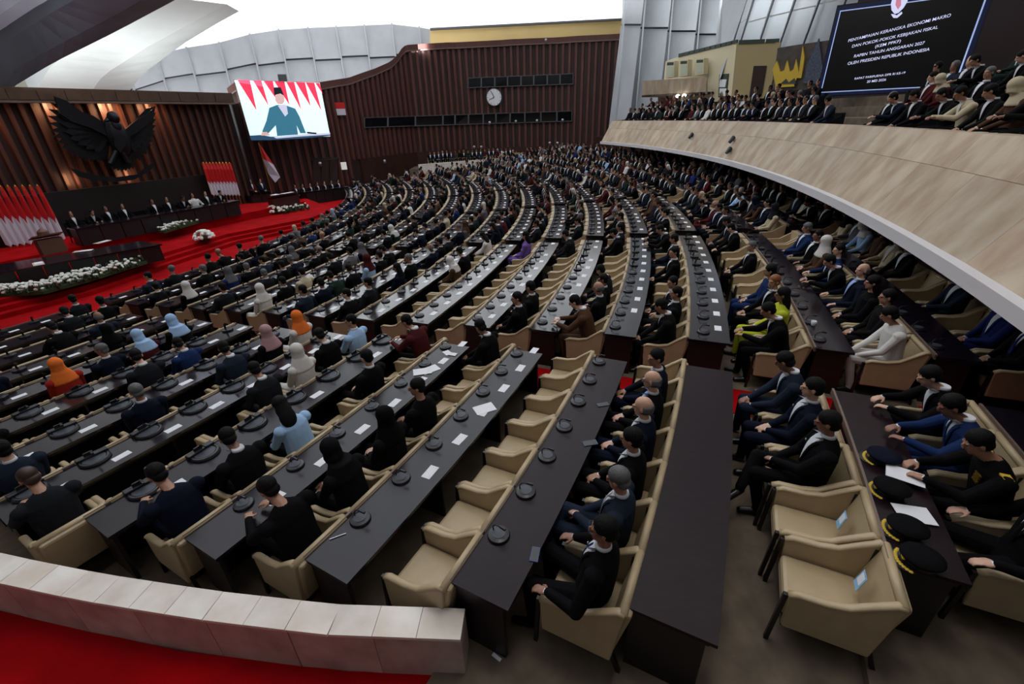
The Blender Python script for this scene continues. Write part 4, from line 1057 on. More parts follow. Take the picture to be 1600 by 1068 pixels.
def loc_child(o, root): o.data.transform(Matrix.Translation(-root.location)); return o
def pol(pl, pts, o, th, name, m, root, label=None):
    ob = MB().prism([pl.px(x, y, o) for x, y in pts], pl.n*-th).build(name, m, root, label=label); return loc_child(ob, root)
E_w = mat('screen_white', (.74, .93, .90), .5, emit=.85); E_r = mat('screen_red', (.85, .04, .10), .5, emit=.75); E_b = mat('screen_teal', (.035, .16, .24), .5, emit=.8); E_bd = mat('screen_navy', (.02, .07, .14), .5, emit=.7)
E_k = mat('screen_black', (.006, .01, .015), .5, emit=.4); E_s = mat('screen_skin', (.62, .40, .38), .5, emit=.8); E_l = mat('screen_lavender', (.60, .62, .78), .5, emit=.7)
pol(S1, [(365, 124.5), (500, 128.5), (517, 214), (391, 215)], -.02, .25, 'cabinet', M_blk, s1)
scr = pol(S1, [(366, 125), (499.5, 129), (516, 213), (391, 213.5)], 0, .02, 'display', E_w, s1)
def scp(cx, cy): return (360+cx*.1125, 110+cy*.1125)
def lay(pts, o, m, nm): pol(S1, [scp(*p) for p in pts], o, .004, nm, m, s1)
tris = [((95, 130), (270, 135), (365, 560)), ((315, 140), (430, 140), (530, 490)), ((460, 145), (590, 150), (640, 400)), ((610, 150), (750, 155), (820, 480)), ((775, 158), (885, 160), (985, 550)), ((905, 160), (1035, 165), (1115, 500)), ((1045, 165), (1165, 170), (1265, 560)), ((1180, 172), (1235, 174), (1285, 330))]
for t_ in tris: lay(t_, .01, E_r, 'image_pennant')
lay([(540, 520), (640, 480), (760, 480), (900, 530), (960, 640), (1050, 870), (970, 870), (920, 760), (940, 890), (650, 910), (630, 760), (520, 880), (440, 850), (500, 700)], .02, E_b, 'image_jacket')
lay([(660, 490), (740, 470), (780, 480), (800, 600), (760, 640)], .026, E_l, 'image_shirt'); lay([(620, 350), (680, 320), (745, 350), (750, 430), (720, 470), (660, 465), (625, 420)], .03, E_s, 'image_face')
lay([(600, 235), (700, 235), (745, 350), (690, 320), (610, 345)], .034, E_k, 'image_cap'); lay([(430, 860), (500, 850), (560, 900), (430, 905)], .034, E_s, 'image_hand')
lay([(265, 905), (430, 895), (620, 930), (1020, 890), (1385, 870), (1390, 905), (1000, 945), (600, 965), (290, 970)], .03, E_bd, 'image_lectern'); lay([(600, 925), (1020, 885), (1385, 862), (1385, 890), (1000, 915), (640, 945)], .036, E_l, 'image_desk_edge')
lay([(1060, 850), (1200, 865), (1190, 885), (1070, 875)], .038, E_k, 'image_papers')
pol(S1, [(434, 116), (447, 116), (449, 127), (436, 127)], .1, .3, 'projector', M_frame, s1)
# banner screen on the right
S2 = Plane(AZ(31.9, 24.6), AZ(41.7, 24.6))
zt2 = 7.6; zb2 = S2.px(1281, 148).z
s2 = empty('announcement_screen', S2.P(S2.w/2, 6), 0, 'tilted-looking dark announcement screen with white lettering above the balcony', 'screen')
E_bg = mat('screen_dark', (.004, .005, .007), .3); E_bl = mat('screen_blue', (.006, .012, .05), .4, emit=.25); E_line = mat('screen_line', (.36, .46, .80), .5, emit=.7); E_t = mat('screen_text', (.62, .64, .88), .5, emit=.8)
def sq(u0, z0, u1, z1, o, th, nm, m, root=s2): ob = MB().prism([S2.P(u0, z0, o), S2.P(u1, z0, o), S2.P(u1, z1, o), S2.P(u0, z1, o)], S2.n*-th).build(nm, m, root); return loc_child(ob, root)
W2 = S2.w; sq(-.08, zb2-.08, W2+.16, zt2+.1, -.02, .2, 'cabinet', M_blk)
sq(-.05, zb2-.05, W2+.14, zt2+.05, 0, .02, 'blue_border', E_bl); sq(.09, zb2+.10, W2-.04, zt2-.12, .008, .008, 'display', E_bg)
for (u0, z0, u1, z1) in ((.06, zb2+.07, W2-.01, zb2+.10), (.06, zt2-.12, W2-.01, zt2-.09), (.06, zb2+.07, .09, zt2-.09), (W2-.045, zb2+.07, W2-.0, zt2-.09)): sq(u0, z0, u1, z1, .012, .006, 'white_line', E_line)
def text(body, pxl, pxr, pl, root, m, wide=1.0):    # a line of text between two image points of its baseline
    a, c = pl.px(*pxl, .02), pl.px(*pxr, .02)
    cu = bpy.data.curves.new('lettering', 'FONT'); cu.body = body; cu.size = 1; cu.extrude = .004; cu.offset = .006
    o = bpy.data.objects.new('lettering', cu); C.objects.link(o); bpy.context.view_layer.update()
    me = bpy.data.meshes.new_from_object(o.evaluated_get(bpy.context.evaluated_depsgraph_get())); bpy.data.objects.remove(o)
    xs = [v.co.x for v in me.vertices]; x0, x1 = min(xs), max(xs); Lw = (c-a).length; s = Lw/(x1-x0); d = (c-a).normalized(); up = Vector((0, 0, 1))
    for v in me.vertices:
        q = a+d*((v.co.x-x0)*s)+up*(v.co.y*s*wide)+pl.n*v.co.z; v.co = q-root.location
    me.materials.append(m); return link('lettering', me, root)
text('PENYAMPAIAN KERANGKA EKONOMI MAKRO', (1325, 66), (1485, 26), S2, s2, E_t)
text('DAN POKOK-POKOK KEBIJAKAN FISKAL', (1331, 74.5), (1465, 44.5), S2, s2, E_t)
text('(KEM PPKF)', (1367, 75), (1407, 66), S2, s2, E_t, .9)
text('RAPBN TAHUN ANGGARAN 2027', (1334, 90), (1444, 69), S2, s2, E_t)
text('OLEH PRESIDEN REPUBLIK INDONESIA', (1324, 101.5), (1452, 79), S2, s2, E_t)
text('RAPAT PARIPURNA DPR RI KE-19', (1335, 124.5), (1414, 115), S2, s2, E_t)
text('20 MEI 2026', (1354, 129.5), (1384, 126), S2, s2, E_t)
em = [(1396, -8), (1392, 6), (1393, 16), (1398, 22), (1404, 20), (1412, 12), (1418, 2), (1419, -8)]
pol(S2, em, .02, .01, 'emblem', E_t, s2); pol(S2, [(1401, -6), (1399, 8), (1403, 15), (1408, 8), (1408, -6)], .03, .008, 'emblem_shield', mat('screen_pink', (.75, .28, .38), .5, emit=.5), s2)
pol(S2, [(1392, 22), (1396, 28), (1402, 28), (1410, 21), (1409, 18), (1401, 24), (1396, 22)], .025, .01, 'emblem_ribbon', E_t, s2)

# ================================================================== FAR WALL FITTINGS
p = wall_at(772, 152, .5); h = -Vector((p.x, p.y, 0)).normalized()
clk = empty('wall_clock', p, 0, 'round white wall clock between the two dark window strips', 'clock')
q = h.to_track_quat('Z', 'Y').to_matrix().to_4x4()
MB().lathe([(.80, -.06), (.84, 0), (.80, .06)], n=32, T=q).build('rim', M_frame, clk); MB().lathe([(.76, .05), (.76, .07)], n=32, T=q).build('dial', mat('clock_dial', (.8, .8, .84), .5), clk)
for a, L_ in ((2.3, .55), (.85, .62)):
    dd = Vector((cos(a+1.2), sin(a+1.2), 0)); MB().bar(q@Vector((0, 0, .09)), q@(dd*L_+Vector((0, 0, .09))), .035, n=4).build('hand', M_blk, clk)
for i in range(12):
    a = i*pi/6; MB().bar(q@Vector((.62*cos(a), .62*sin(a), .075)), q@Vector((.72*cos(a), .72*sin(a), .075)), .025, n=4).build('hour_mark', M_blk, clk)
def wbox(px, py, w_, h_, m, name, label, cat, out=.35, th=.12, m2=None):
    p = wall_at(px, py, out); nn = -Vector((p.x, p.y, 0)).normalized(); u = Vector((-nn.y, nn.x, 0)); r = empty(name, p, 0, label, cat)
    MB().prism([u*(-w_/2)+Vector((0, 0, -h_/2)), u*(w_/2)+Vector((0, 0, -h_/2)), u*(w_/2)+Vector((0, 0, 0 if m2 else h_/2)), u*(-w_/2)+Vector((0, 0, 0 if m2 else h_/2))], nn*th).build('lower_half' if m2 else 'body', m, r)
    if m2: MB().prism([u*(-w_/2), u*(w_/2), u*(w_/2)+Vector((0, 0, h_/2)), u*(-w_/2)+Vector((0, 0, h_/2))], nn*th).build('upper_half', m2, r)
    return r
wbox(531, 170, .85, .95, M_flagw, 'wall_emblem_flag', 'small red and white flag sign on the slatted wall', 'sign', m2=M_flagr)
wbox(537, 259, .5, .6, mat('sign_light', (.75, .75, .7), .5, emit=.4), 'wall_sign', 'small lit white square sign beside the dark doorway', 'sign')
for i, (x, y, t_) in enumerate(((765, 191, 'below the window strip, leftmost'), (806, 189, 'below the window strip, second'), (839, 188, 'below the window strip, third'), (879, 187, 'below the window strip, rightmost'), (853, 62, 'at the wall top above the windows'), (1019, 101, 'on the slats near the right edge'), (741, 229, 'on the dado, left of a pair'), (752, 229, 'on the dado, right of a pair'), (859, 223, 'on the dado, left of the right pair'), (871, 223, 'on the dado, right of the right pair'), (601, 251, 'on the dado at the left'), (500, 255, 'over the dark doorway'), (362, 232, 'high on the stage wall side'))):
    p = wall_at(x, y, .5); nn = -Vector((p.x, p.y, 0)).normalized()
    r = empty('wall_lamp', p, 0, 'tiny white lamp '+t_, 'lamp', 'tiny lamps on the far wall'); MB().ell((0, 0, 0), (.13, .13, .11), 10, 6).build('bulb', M_flagw, r); MB().box(-.1, -.1, -.22, .1, .1, -.12).build('bracket', M_frame, r)
# dark doorway on the left of the far wall
dr = empty('door_1'); struct(dr)
for x0, x1 in ((489, 501), (502, 514), (515, 527)):
    P_ = [wall_at(x0, 290, .3), wall_at(x1, 290, .3), wall_at(x1, 251, .3), wall_at(x0, 251, .3)]; MB().prism(P_, Vector((P_[0].x, P_[0].y, 0)).normalized()*.1).build('door_leaf', M_woodd, dr)
P_ = [wall_at(486, 251, .4), wall_at(530, 250, .4), wall_at(530, 246, .4), wall_at(486, 247, .4)]; MB().prism(P_, Vector((P_[0].x, P_[0].y, 0)).normalized()*.2).build('door_frame', M_dark, dr)

# ================================================================== CREAM STRUCTURE BY THE BALCONY
CW = Plane(PD(1058, 120, 44), PD(1150, 120, 38)); CD = Plane(PD(1150, 120, 38), PD(1218, 120, 37.5))
cs = empty('wall_right_cream'); struct(cs)
def q_(pl, pts, o, th, nm, m, root=cs): return MB().prism([pl.px(x, y, o) for x, y in pts], pl.n*-th).build(nm, m, root)
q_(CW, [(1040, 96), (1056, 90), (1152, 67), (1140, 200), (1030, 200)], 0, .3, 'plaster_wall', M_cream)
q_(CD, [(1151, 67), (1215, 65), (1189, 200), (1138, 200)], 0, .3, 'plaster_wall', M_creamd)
for i in range(11):
    x0 = 1060+i*8.4; x1 = x0+7; y = lambda x: 90-(x-1058)*.245
    q_(CW, [(x0, y(x0)), (x1, y(x1)), (x1, y(x1)-5.5), (x0, y(x0)-5.5)], .05, .12, 'pattern_block', M_green)
q_(CD, [(1154, 69), (1194, 67), (1195.5, 61), (1154.5, 62.5)], .05, .12, 'pattern_block', M_green); q_(CD, [(1196, 67), (1217, 66), (1218, 60), (1197, 61)], .05, .12, 'pattern_block', M_green)
d2 = empty('door_2'); struct(d2)
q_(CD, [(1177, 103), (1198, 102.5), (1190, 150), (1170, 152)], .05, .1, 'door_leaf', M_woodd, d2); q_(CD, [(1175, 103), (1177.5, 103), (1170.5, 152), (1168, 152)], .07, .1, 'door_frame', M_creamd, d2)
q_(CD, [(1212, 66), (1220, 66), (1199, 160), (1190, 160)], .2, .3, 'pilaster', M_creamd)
for i, (x0, y0) in enumerate(((1040, 95), (1061, 93), (1086, 91))):
    r = empty('green_window_box'); 
    CWf = Plane(PD(1040, 120, 42), PD(1110, 120, 39.5))
    def qq(pts, o, th, nm, m): pol(CWf, pts, o, th, nm, m, r)
    r.location = CWf.px(x0+7, y0+12)
    qq([(x0, y0+27), (x0+13, y0+25), (x0+14, y0), (x0+1, y0+1)], 0, .5, 'case', M_cream); qq([(x0+2, y0+7), (x0+12, y0+6.5), (x0+12.5, y0+2), (x0+2.5, y0+2.5)], .02, .05, 'dark_louvre', M_green); qq([(x0+2, y0+24), (x0+11.5, y0+23), (x0+12, y0+8.5), (x0+2, y0+9)], .02, .05, 'pale_panel', mat('pale_green', (.5, .55, .42), .6))
    tag(r, 'cream and green wall box, %s of three above the small balcony' % ['leftmost', 'middle', 'rightmost'][i], 'cabinet', 'cream and green boxes above the small balcony')
r = empty('green_window_box'); CWg = Plane(PD(1110, 120, 40.5), PD(1150, 120, 38)); r.location = CWg.px(1130, 130)
pol(CWg, [(1122, 152), (1134, 152), (1138, 115), (1124, 116)], .1, .2, 'case', M_green, r)
for y0 in (124, 138): pol(CWg, [(1123.5, y0+12), (1133, y0+12), (1135, y0), (1124.5, y0)], .12, .05, 'pale_panel', M_paper, r)
tag(r, 'tall narrow window box low on the cream wall', 'cabinet', None)
# small travertine balcony
SB = Plane(PD(1004, 140, 42), PD(1102, 135, 39)); sb = empty('small_balcony', SB.px(1050, 135), 0, 'small boxy travertine balcony under the cream boxes', 'balcony')
for i in range(5):
    x0 = 1003.5+i*20; x1 = x0+19.8; yt = lambda x: 126-(x-1004)*.055; yb = lambda x: 152-(x-1004)*.055
    pol(SB, [(x0-.5 if i else x0-1.5, yb(x0)), (x1-.5, yb(x1)), (x1+.5, yt(x1)), (x0+.5, yt(x0))], 0, .2, 'travertine_panel', M_trav, sb)
b = MB(); b.prism([SB.px(1003, 152), SB.px(1102, 147), SB.px(1102, 147)-SB.n*2.2, SB.px(1003, 152)-SB.n*2.2], (0, 0, .15)); loc_child(b.build('floor_slab', M_woodd, sb), sb)
for x, y in ((1059, 150), (1069, 149)):
    p = SB.px(x, y, .1); r = empty('balcony_lamp', p, 0, 'small white lamp under the small balcony, %s' % ('left' if x < 1065 else 'right'), 'lamp', 'lamps under the small balcony'); MB().ell((0, 0, 0), (.16, .16, .12), 8, 6).build('bulb', M_led, r)
r = Plane(PD(1028, 170, 44), PD(1075, 160, 43)); struct(MB().prism([r.px(1028, 190), r.px(1072, 190), r.px(1072, 150), r.px(1028, 152)], r.n*-.2).build('door_3', mat('brown_door', (.11, .035, .012), .5, noise=.2), None))
# spotlights on the balcony front
for i, (x, y) in enumerate(((1080, 212), (1144, 218), (1139, 235))):
    best = None
    r_ = ray(x, y); k_ = np.linspace(.01, .2, 4000)
    for kk in k_:
        P_ = Vector((r_[0]*kk, r_[1]*kk, CAMZ+r_[2]*kk))
        if hypot(P_.x-CX, P_.y-CY) > RB+(RT-RB)*(P_.z-zB)/(zT-zB)-.12: best = P_; break
    if best is None: continue
    r = empty('spotlight', best, 0, 'small black spotlight on the travertine balcony front, %s' % ['leftmost', 'upper right', 'lower right'][i], 'lamp', 'spotlights on the balcony front')
    MB().bar((.12, 0, -.08), (-.02, -.02, .02), .02, n=5).build('bracket', M_blk, r); MB().bar((-.12, -.06, -.10), (.06, .02, .10), .07, r2=.09, n=8).build('housing', M_blk, r)
# golden crown artwork
AP = Plane(PD(1205, 110, 34), PD(1292, 110, 32.5)); ar = empty('wall_relief', AP.px(1245, 110), 0, 'golden crown-shaped relief with patterned triangular peaks beside the screen', 'artwork')
pol(AP, [(1207, 140), (1290, 140), (1300, 62), (1245, 70), (1215, 75)], -.1, .1, 'backing', mat('relief_brown', (.09, .07, .06), .7, noise=.5, scale=3), ar)
pol(AP, [(1207, 108), (1214, 95), (1219, 112), (1225, 110), (1230, 94), (1234, 112), (1240, 108), (1244, 92), (1248, 113), (1254, 72), (1257, 90), (1252, 122), (1245, 122), (1240, 134), (1212, 136)], .0, .12, 'gold_crown', M_gold, ar)
pol(AP, [(1219, 131), (1228, 123), (1232, 129), (1241, 122), (1244, 131)], .03, .03, 'green_peaks', M_green, ar)
pol(AP, [(1255, 130), (1262, 100), (1279, 60), (1284, 98), (1290, 132)], .02, .1, 'patterned_peak', mat('relief_blue', (.10, .12, .18), .8, noise=.6, scale=14), ar); pol(AP, [(1211, 137), (1241, 135), (1241, 132.5), (1211, 134)], .03, .05, 'gold_base', M_gold, ar)

# ================================================================== STAGE
zS = -.55
MB_ = MB(); ed = [G(-60, 480, zS), G(120, 437, zS), G(240, 398, zS), G(350, 365, zS), G(480, 340, zS), G(520, 326, zS)]
for j in range(3):
    z0 = -1.0+j*.15; sh_ = .6*(2-j)*.5; pts = [p+SN*(.9-.35*j) for p in ed]+[SW(12, 0, 0), SW(-16, 0, 0)]
    struct(MB().prism([Vector((p.x, p.y, -1.05)) for p in pts], (0, 0, z0+.15+1.05)).build('floor_stage_step', M_red, None))
st_ = [SW(-12, 0, 3.6), SW(9, 0, 3.6), SW(9, 0, 0), SW(-12, 0, 0)]
struct(MB().prism([Vector((p.x, p.y, -1)) for p in st_], (0, 0, .85)).build('floor_dais', M_red, None))
def stage_desk(a, c, z0, z1, depth, label, panels=6):
    m0 = (a+c)/2; m0.z = z0; d = (c-a); d.z = 0; L_ = d.length; d.normalize(); n_ = SN
    r = empty('stage_desk', m0, 0, label, 'desk', 'dark desks on the stage')
    f = lambda u, o, z: d*(u-L_/2)+n_*o+Vector((0, 0, z-z0))
    MB().prism([f(-.05, -depth, z1-.05), f(L_+.05, -depth, z1-.05), f(L_+.05, .05, z1-.05), f(-.05, .05, z1-.05)], (0, 0, .05)).build('desktop', M_desk, r)
    for i in range(panels):
        u0, u1 = L_*i/panels+.02, L_*(i+1)/panels-.02; MB().prism([f(u0, 0, z0), f(u1, 0, z0), f(u1, -.08, z0), f(u0, -.08, z0)], (0, 0, z1-z0-.05)).build('front_panel', M_deskb, r)
    for u in (.0, L_-.06): MB().prism([f(u, -.06, z0), f(u+.06, -.06, z0), f(u+.06, -depth+.05, z0), f(u, -depth+.05, z0)], (0, 0, z1-z0-.05)).build('end_panel', M_deskb, r)
    return r
a, c = G(118, 357, .62), G(372, 313, .62)
stage_desk(a, c, -.15, .62, .7, 'long dark main desk on the stage below the eagle', 9)
MBx = MB()
dd = (c-a); dd.z = 0; Lm = dd.length; dd.normalize()
rzS = atan2(-SN.x, SN.y)
def stage_person(pos, lab, **kw): return person(pos, rzS, detail=False, label=lab, group='people seated on the stage', **kw)
ns = 11
for i in range(ns):
    p = a+dd*(Lm*(i+.7)/(ns+.2))-SN*1.15; p.z = -.15
    o = link('stage_chair', CH_FAR); o.material_slots[0].link = 'OBJECT'; o.material_slots[0].material = suit('black'); o.location = p; o.rotation_euler = (0, 0, rzS)
    tag(o, 'dark chair behind the main stage desk, %s from left' % ORD[i], 'chair', 'dark chairs behind the main stage desk')
    if i in (4,): continue
    stage_person(p, 'person in %s at the main stage desk, %s from left' % ('white' if i == 8 else 'dark suit', ORD[i]), top='white' if i == 8 else 'black', bottom='black', pose=['clasped', 'writing', 'armrest'][i % 3])
# rising seat wall behind: dark panel
struct(MB().prism([SW(-4.5, -.15, .35), SW(5.8, -.15, .35), SW(5.8, -.15, .1), SW(-4.5, -.15, .1)], (0, 0, 2.0)).build('trim_4', M_dark, None))
# lower podium on the left
a, c = G(-30, 418, .35), G(246, 372, .35)
stage_desk(a, c, -.55, .1, 1.6, 'wide lower stage desk with red top left of the steps', 7)
MBp = MB(); 
r = empty('lectern', G(85, 395, .12), rzS, 'brown carved lectern on the lower stage desk at the left', 'lectern'); r.scale = (.75, .75, .75)
MB().box(-.5, -.25, 0, .5, .25, .75).build('column', mat('lectern_wood', (.12, .05, .03), .5), r); MB().prism([(-.6, -.35, .75), (.6, -.35, .75), (.6, .35, .95), (-.6, .35, .95)], (0, 0, .06)).build('slanted_top', mat('lectern_wood', (.12, .05, .03), .5), r); MB().lathe([(.25, 0), (.22, .2), (.05, .35)], c=(0, -.2, .9), n=12).build('hood', mat('lectern_wood', (.1, .05, .03), .5), r)
for i, (x, y) in enumerate(((130, 392), (160, 378), (60, 412))):
    q = G(x, y, .12); r = empty('stage_document', q, .4+i, ['open white papers on the lower stage desk, middle', 'white papers near the right end of the lower stage desk', 'white sheet at the left of the lower stage desk'][i], 'paper'); MB().box(-.3, -.15, 0, .3, .15, .01).build('sheet', mat('paper_warm', (.55, .45, .4), .8), r); MB().box(-.1, -.12, .01, .28, .1, .02).build('sheet', M_paper, r)
# smaller desks right of the centre
a, c = G(392, 306, .3), G(438, 302, .3); stage_desk(a, c, -.55, .3, .8, 'short dark stage desk below the hanging flag', 3)
for i in range(3):
    p = a.lerp(c, (i+.5)/3)-SN*1.2; p.z = -.15; stage_person(p, 'person in dark suit at the short stage desk, %s from left' % ORD[i], top=['black', 'maroon', 'navy'][i], bottom='black')
a, c = G(478, 300, -.1), G(545, 291, -.1); stage_desk(a, c, -1, -.1, .8, 'dark side desk at the right end of the stage', 5)
for i in range(7):
    p = a.lerp(c, (i+.2)/6)-SN*1.2; p.z = -1; stage_person(p, 'person in dark suit at the side desk, %s from left' % ORD[i], top='black')
for i in range(6):
    p = G(436+i*17, 300-i*2, -.6)-SN*2.2; p.z = -.55; stage_person(p, 'person in black behind the side desks, %s from left' % ORD[i], top='black')
lc = empty('lectern', G(448, 330, -.55), rzS, 'dark lectern with white papers beside the round flowers', 'lectern')
MB().box(-.9, -.3, 0, .9, .3, .9).build('column', mat('lectern_dark', (.04, .01, .01), .4), lc); MB().prism([(-1, -.4, .9), (1, -.4, .9), (1, .4, 1.05), (-1, .4, 1.05)], (0, 0, .05)).build('slanted_top', mat('lectern_dark', (.04, .01, .01), .4), lc); MB().box(-.8, -.2, 1.0, .0, .2, 1.06).build('papers', M_paper, lc); MB().box(.3, -.2, 1.02, .7, .2, 1.09).build('papers', M_paper, lc)
# flower beds and round flower pieces
def flowers(pts, z, n, wdt, label, name='flower_bed', hgt=.35, fs=.07):
    pp = [G(x, y, z) for x, y in pts]; m0 = pp[len(pp)//2]; r = empty(name, m0, 0, label, 'flowers', 'white flower beds along the stage')
    lf, fw = MB(), MB(); rnd = random.Random(3)
    for i in range(n):
        t = rnd.random()*(len(pp)-1); j = int(t); p = pp[j].lerp(pp[min(j+1, len(pp)-1)], t-j)-m0+SN*rnd.uniform(-wdt/2, wdt/2); h_ = rnd.uniform(.4, 1)*hgt
        for q in range(2):
            a_ = rnd.uniform(0, 6.28); lf.prism([p+Vector((0, 0, 0)), p+Vector((cos(a_)*.12, sin(a_)*.12, h_*.6)), p+Vector((cos(a_)*.05, sin(a_)*.05, h_))], (.02, .02, 0))
        if rnd.random() < .75: fw.ell(tuple(p+Vector((0, 0, h_))), (fs, fs, fs*.7), 6, 4)
    tag(lf.build('leaves', M_leaf, r), kind='stuff'); tag(fw.build('blossoms', M_flower, r), kind='stuff')
    if n > 150: MB().prism([p-m0+SN*(wdt/2)+Vector((0, 0, 0)) for p in pp]+[p-m0-SN*(wdt/2) for p in reversed(pp)], (0, 0, .12)).build('planter', M_leaf, r)
flowers([(-20, 462), (60, 457), (130, 438), (222, 410)], zS, 420, .9, 'long bed of white flowers at the front left of the stage')
flowers([(252, 364), (300, 350), (362, 332)], -.15, 200, .5, 'line of white flowers along the main stage desk', hgt=.3)
flowers([(440, 334), (480, 326)], zS, 60, .8, 'small green and white flower group by the dark lectern', hgt=.4)
for x, y, lb in ((321, 376, 'round white flower piece on the red stage carpet, left one'), (430, 334, 'round white flower piece on the red stage carpet, right one')):
    p = G(x, y, zS); r = empty('flower_arrangement', p, 0, lb, 'flowers', 'round white flower pieces'); fw = MB(); rnd = random.Random(5)
    for i in range(70):
        u = rnd.uniform(0, 6.28); v = rnd.uniform(.1, 1.4); fw.ell((.42*sin(v)*cos(u), .42*sin(v)*sin(u), .1+.38*cos(v)), (.09, .09, .07), 6, 4)
    tag(fw.build('blossoms', M_flower, r), kind='stuff'); MB().lathe([(.2, 0), (.28, .12), (.3, .2)], n=12).build('bowl', M_leaf, r)
# flags
def flag_row(x0, x1, ytop, ymid, ybot, n, dist, label, grp, tw=.09):
    for i in range(n):
        x = x0+(x1-x0)*(i+.5)/n; yt = ytop(x); ym = ymid(x); yb = ybot(x); xb = x+(851-x)/(1934-yt)*(yb-yt)*1.0
        top = on_stage(x, yt, dist); w_ = (on_stage(x1, yt, dist)-on_stage(x0, yt, dist)).length/n
        zt_, zb_ = top.z, on_stage(xb, yb, dist).z; zm = zb_+(zt_-zb_)*(yb-ym)/(yb-yt)
        r = empty('national_flag', Vector((top.x, top.y, zb_-.6)), 0, label % (ORD[i] if i < 18 else str(i)), 'flag', grp)
        B0 = Vector((0, 0, zb_-.6)); f = lambda u, z, o=0: SDIR*u*w_+SN*o+Vector((0, 0, z))-B0
        MB().bar(f(0, zb_-.6), f(0, zt_-.02), .02, n=6).build('pole', M_goldm, r)
        MB().lathe([(.001, .12), (.03, .05), (.001, 0)], c=tuple(f(0, zt_-.05)), n=6).build('finial', M_goldm, r)
        b = MB(); b.add([f(-.5, zm), f(.0, zm, .10), f(.5, zm-.02), f(max(.32, tw), zt_*.7+zm*.3), f(tw, zt_), f(-tw, zt_), f(-max(.32, tw), zt_*.7+zm*.3), f(0, zb_*.4+zm*.6, .05), f(0, zt_*.6+zm*.4, .12)], [(0, 7, 1), (1, 7, 2), (0, 1, 8, 6), (1, 2, 3, 8), (6, 8, 4, 5), (8, 3, 4)])
        mm_ = b.build('red_half', M_flagr, r); sol = mm_.modifiers.new('s', 'SOLIDIFY'); sol.thickness = .01
        b = MB(); b.add([f(-.5, zb_), f(0, zb_-.1, .12), f(.5, zb_), f(.5, zm-.02), f(.25, zm*.8+zb_*.2, .06), f(0, zm+.25*(zt_-zm), .02), f(-.25, zm*.8+zb_*.2, .06), f(-.5, zm)], [(0, 1, 5, 6, 7), (1, 2, 3, 4, 5)])
        mm_ = b.build('white_half', M_flagw, r); sol = mm_.modifiers.new('s', 'SOLIDIFY'); sol.thickness = .01
flag_row(-40, 64, lambda x: 291-x*.02, lambda x: 333+(x+0)*.05, lambda x: 378-(x)*.1, 9, .9, 'red and white flag in the left row of nine, %s from left', 'flags on the left of the stage', tw=.25)
flag_row(315, 361, lambda x: 254.5, lambda x: 281, lambda x: 303, 9, .9, 'red and white flag in the right row of nine, %s from left', 'flags on the right of the stage', tw=.44)
# single flag on a tall pole
p = PD(424, 300, 37); top = PD(402, 228, 37); top2 = Vector((p.x, p.y, top.z+.1)); r = empty('national_flag', Vector((p.x, p.y, -.15)), 0, 'single red and white flag on a tall pole right of the flag row', 'flag')
hh = top2.z+.15; MB().bar((0, 0, 0), (0, 0, hh+.1), .03, n=6).build('pole', M_goldm, r)
b = MB(); zz = lambda t: hh*(1-t)+.9*t
b.add([(0, 0, hh), (.05, .02, hh), (.55, .15, zz(.52)), (.3, -.05, zz(.42)), (0, .02, zz(.36))], [(0, 1, 2, 3, 4)]); o = b.build('red_half', M_flagr, r); o.modifiers.new('s', 'SOLIDIFY').thickness = .01
b = MB(); b.add([(0, .02, zz(.36)), (.3, -.05, zz(.42)), (.55, .15, zz(.52)), (.8, .15, zz(.86)), (.45, -.02, zz(1.0)), (.1, .05, zz(.75))], [(0, 1, 2, 3, 4, 5)]); o = b.build('white_half', M_flagw, r); o.modifiers.new('s', 'SOLIDIFY').thickness = .01

# ================================================================== EAGLE
eo = on_stage(180, 225, .7); eg = empty('eagle_emblem', eo, 0, 'huge dark bronze eagle with spread wings on the stage wall', 'sculpture')
def ep(px, py, o=0): q = on_stage(px, py, .7+o); return q-eo
# wings: feathers fan from the shoulder
def feather(a, t, w_, nm, o):
    d = (t-a); L_ = d.length; d.normalize(); s_ = d.cross(SN).normalized()
    MB().prism([a-s_*w_*.3, a+s_*w_*.3, a+d*L_*.8+s_*w_*.5, t, a+d*L_*.8-s_*w_*.5], SN*.05).build(nm, M_bronze, eg)
Lsh, Rsh = ep(168, 208), ep(198, 206)
tipsL = [(83, 150), (78, 160), (75, 170), (74, 181), (75, 192), (78, 203), (82, 213), (88, 223), (95, 231), (103, 238), (112, 244), (121, 248), (131, 251), (141, 253), (151, 254), (160, 252)]
for i, (x, y) in enumerate(tipsL): feather(Lsh, ep(x, y, -.02*i*.3), .34, 'feather', 0)
tipsR = [(241, 166), (243, 176), (243, 186), (243, 196), (242, 205), (241, 213), (239, 221), (236, 228), (233, 235), (229, 241), (224, 246), (218, 250), (212, 252), (206, 254)]
for i, (x, y) in enumerate(tipsR): feather(Rsh, ep(x, y, -.02*i*.3), .30, 'feather', 0)
inner = [((96, 176), (158, 226)), ((120, 186), (160, 232))]
for side, sh0, outs in ((0, Lsh, [(92, 165), (88, 178), (92, 192), (98, 205), (108, 217), (120, 226), (134, 233), (148, 237)]), (1, Rsh, [(236, 178), (235, 190), (233, 202), (229, 213), (224, 223), (217, 231), (210, 237)])):
    for x, y in outs: feather(sh0+SN*.1, ep(x, y, .1), .34, 'covert_feather', 0)
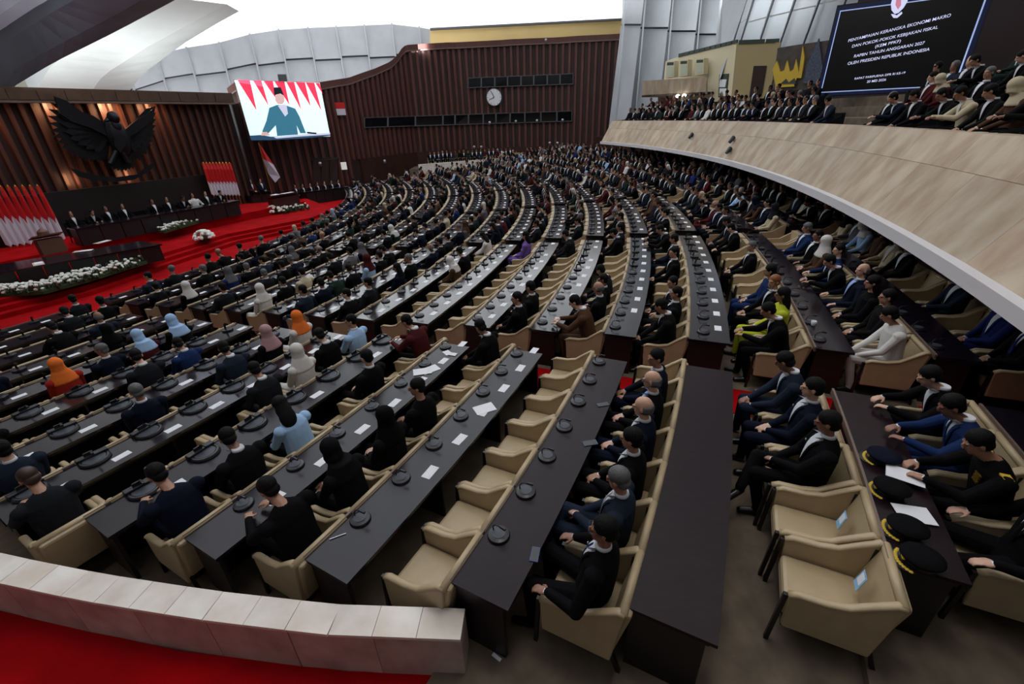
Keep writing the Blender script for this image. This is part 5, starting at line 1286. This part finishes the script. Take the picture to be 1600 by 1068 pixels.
# wing arms
MB().prism([ep(84, 152, .12), ep(100, 164, .12), ep(120, 174, .12), ep(144, 181, .12), ep(160, 192, .12), ep(172, 200, .12), ep(168, 214, .12), ep(140, 200, .12), ep(110, 190, .12), ep(92, 178, .12)], SN*.14).build('wing_arm', M_bronze, eg)
MB().prism([ep(241, 166, .12), ep(226, 180, .12), ep(214, 186, .12), ep(202, 195, .12), ep(194, 202, .12), ep(200, 214, .12), ep(216, 204, .12), ep(236, 188, .12)], SN*.14).build('wing_arm', M_bronze, eg)
qe = SN.to_track_quat('Y', 'Z').to_matrix().to_4x4()
def eel(px, py, o, r_, nm): c_ = ep(px, py, o); MB().ell((0, 0, 0), r_, 16, 10, 0, T=Matrix.Translation(c_) @ qe).build(nm, M_bronze, eg, smooth=True)
eel(184, 214, .2, (.48, .32, .95), 'body'); eel(177, 184, .35, (.24, .28, .30), 'head'); eel(180, 197, .28, (.26, .26, .38), 'neck')
bk = ep(169, 187, .55); MB().lathe([(.09, 0), (.07, .12), (.001, .24)], n=8, T=Matrix.Translation(bk) @ (-SDIR+Vector((0, 0, -.4))).normalized().to_track_quat('Z', 'Y').to_matrix().to_4x4()).build('beak', M_bronze, eg)
for i in range(7): feather(ep(182+i*1.5, 235, .1), ep(172+i*6, 268-abs(3-i)*1.5, .1), .3, 'tail_feather', 0)
b = MB(); b.prism([ep(176, 214, .55), ep(192, 212, .55), ep(195, 226, .55), ep(187, 238, .55), ep(178, 228, .55)], SN*.08); b.build('shield', M_bronze, eg)
for s_, (x, y) in enumerate(((172, 256), (200, 254))): MB().bar(ep(182+s_*8, 236, .3), ep(x, y, .3), .12, n=8).build('leg', M_bronze, eg)
MB().prism([ep(108, 262, .15), ep(126, 268, .15), ep(150, 274, .15), ep(180, 277, .15), ep(214, 272, .15), ep(226, 262, .15), ep(243, 252, .15), ep(238, 262, .15), ep(224, 272, .15), ep(208, 281, .15), ep(180, 284, .15), ep(148, 282, .15), ep(122, 276, .15)], SN*.1).build('ribbon', M_bronze, eg)
# warm accent lamps behind the cornice and wings
for i, (t_, z_, e_) in enumerate(((-3.4, 5.45, 50), (-.6, 5.45, 50), (1.6, 5.45, 80), (3.4, 5.45, 35), (1.6, 4.3, 25), (-1.0, 2.3, 7), (1.3, 2.2, 8))):
    l = bpy.data.lights.new('cornice_lamp', 'AREA'); l.size = .5; l.energy = e_; l.color = (1, .55, .28); o = bpy.data.objects.new('cornice_lamp', l); C.objects.link(o)
    o.location = SW(t_, z_, .5 if z_ > 5 else .35); o.rotation_euler = ((-SN*.45+Vector((0, 0, -1))) if z_ > 5 else -SN).to_track_quat('-Z', 'Y').to_euler()
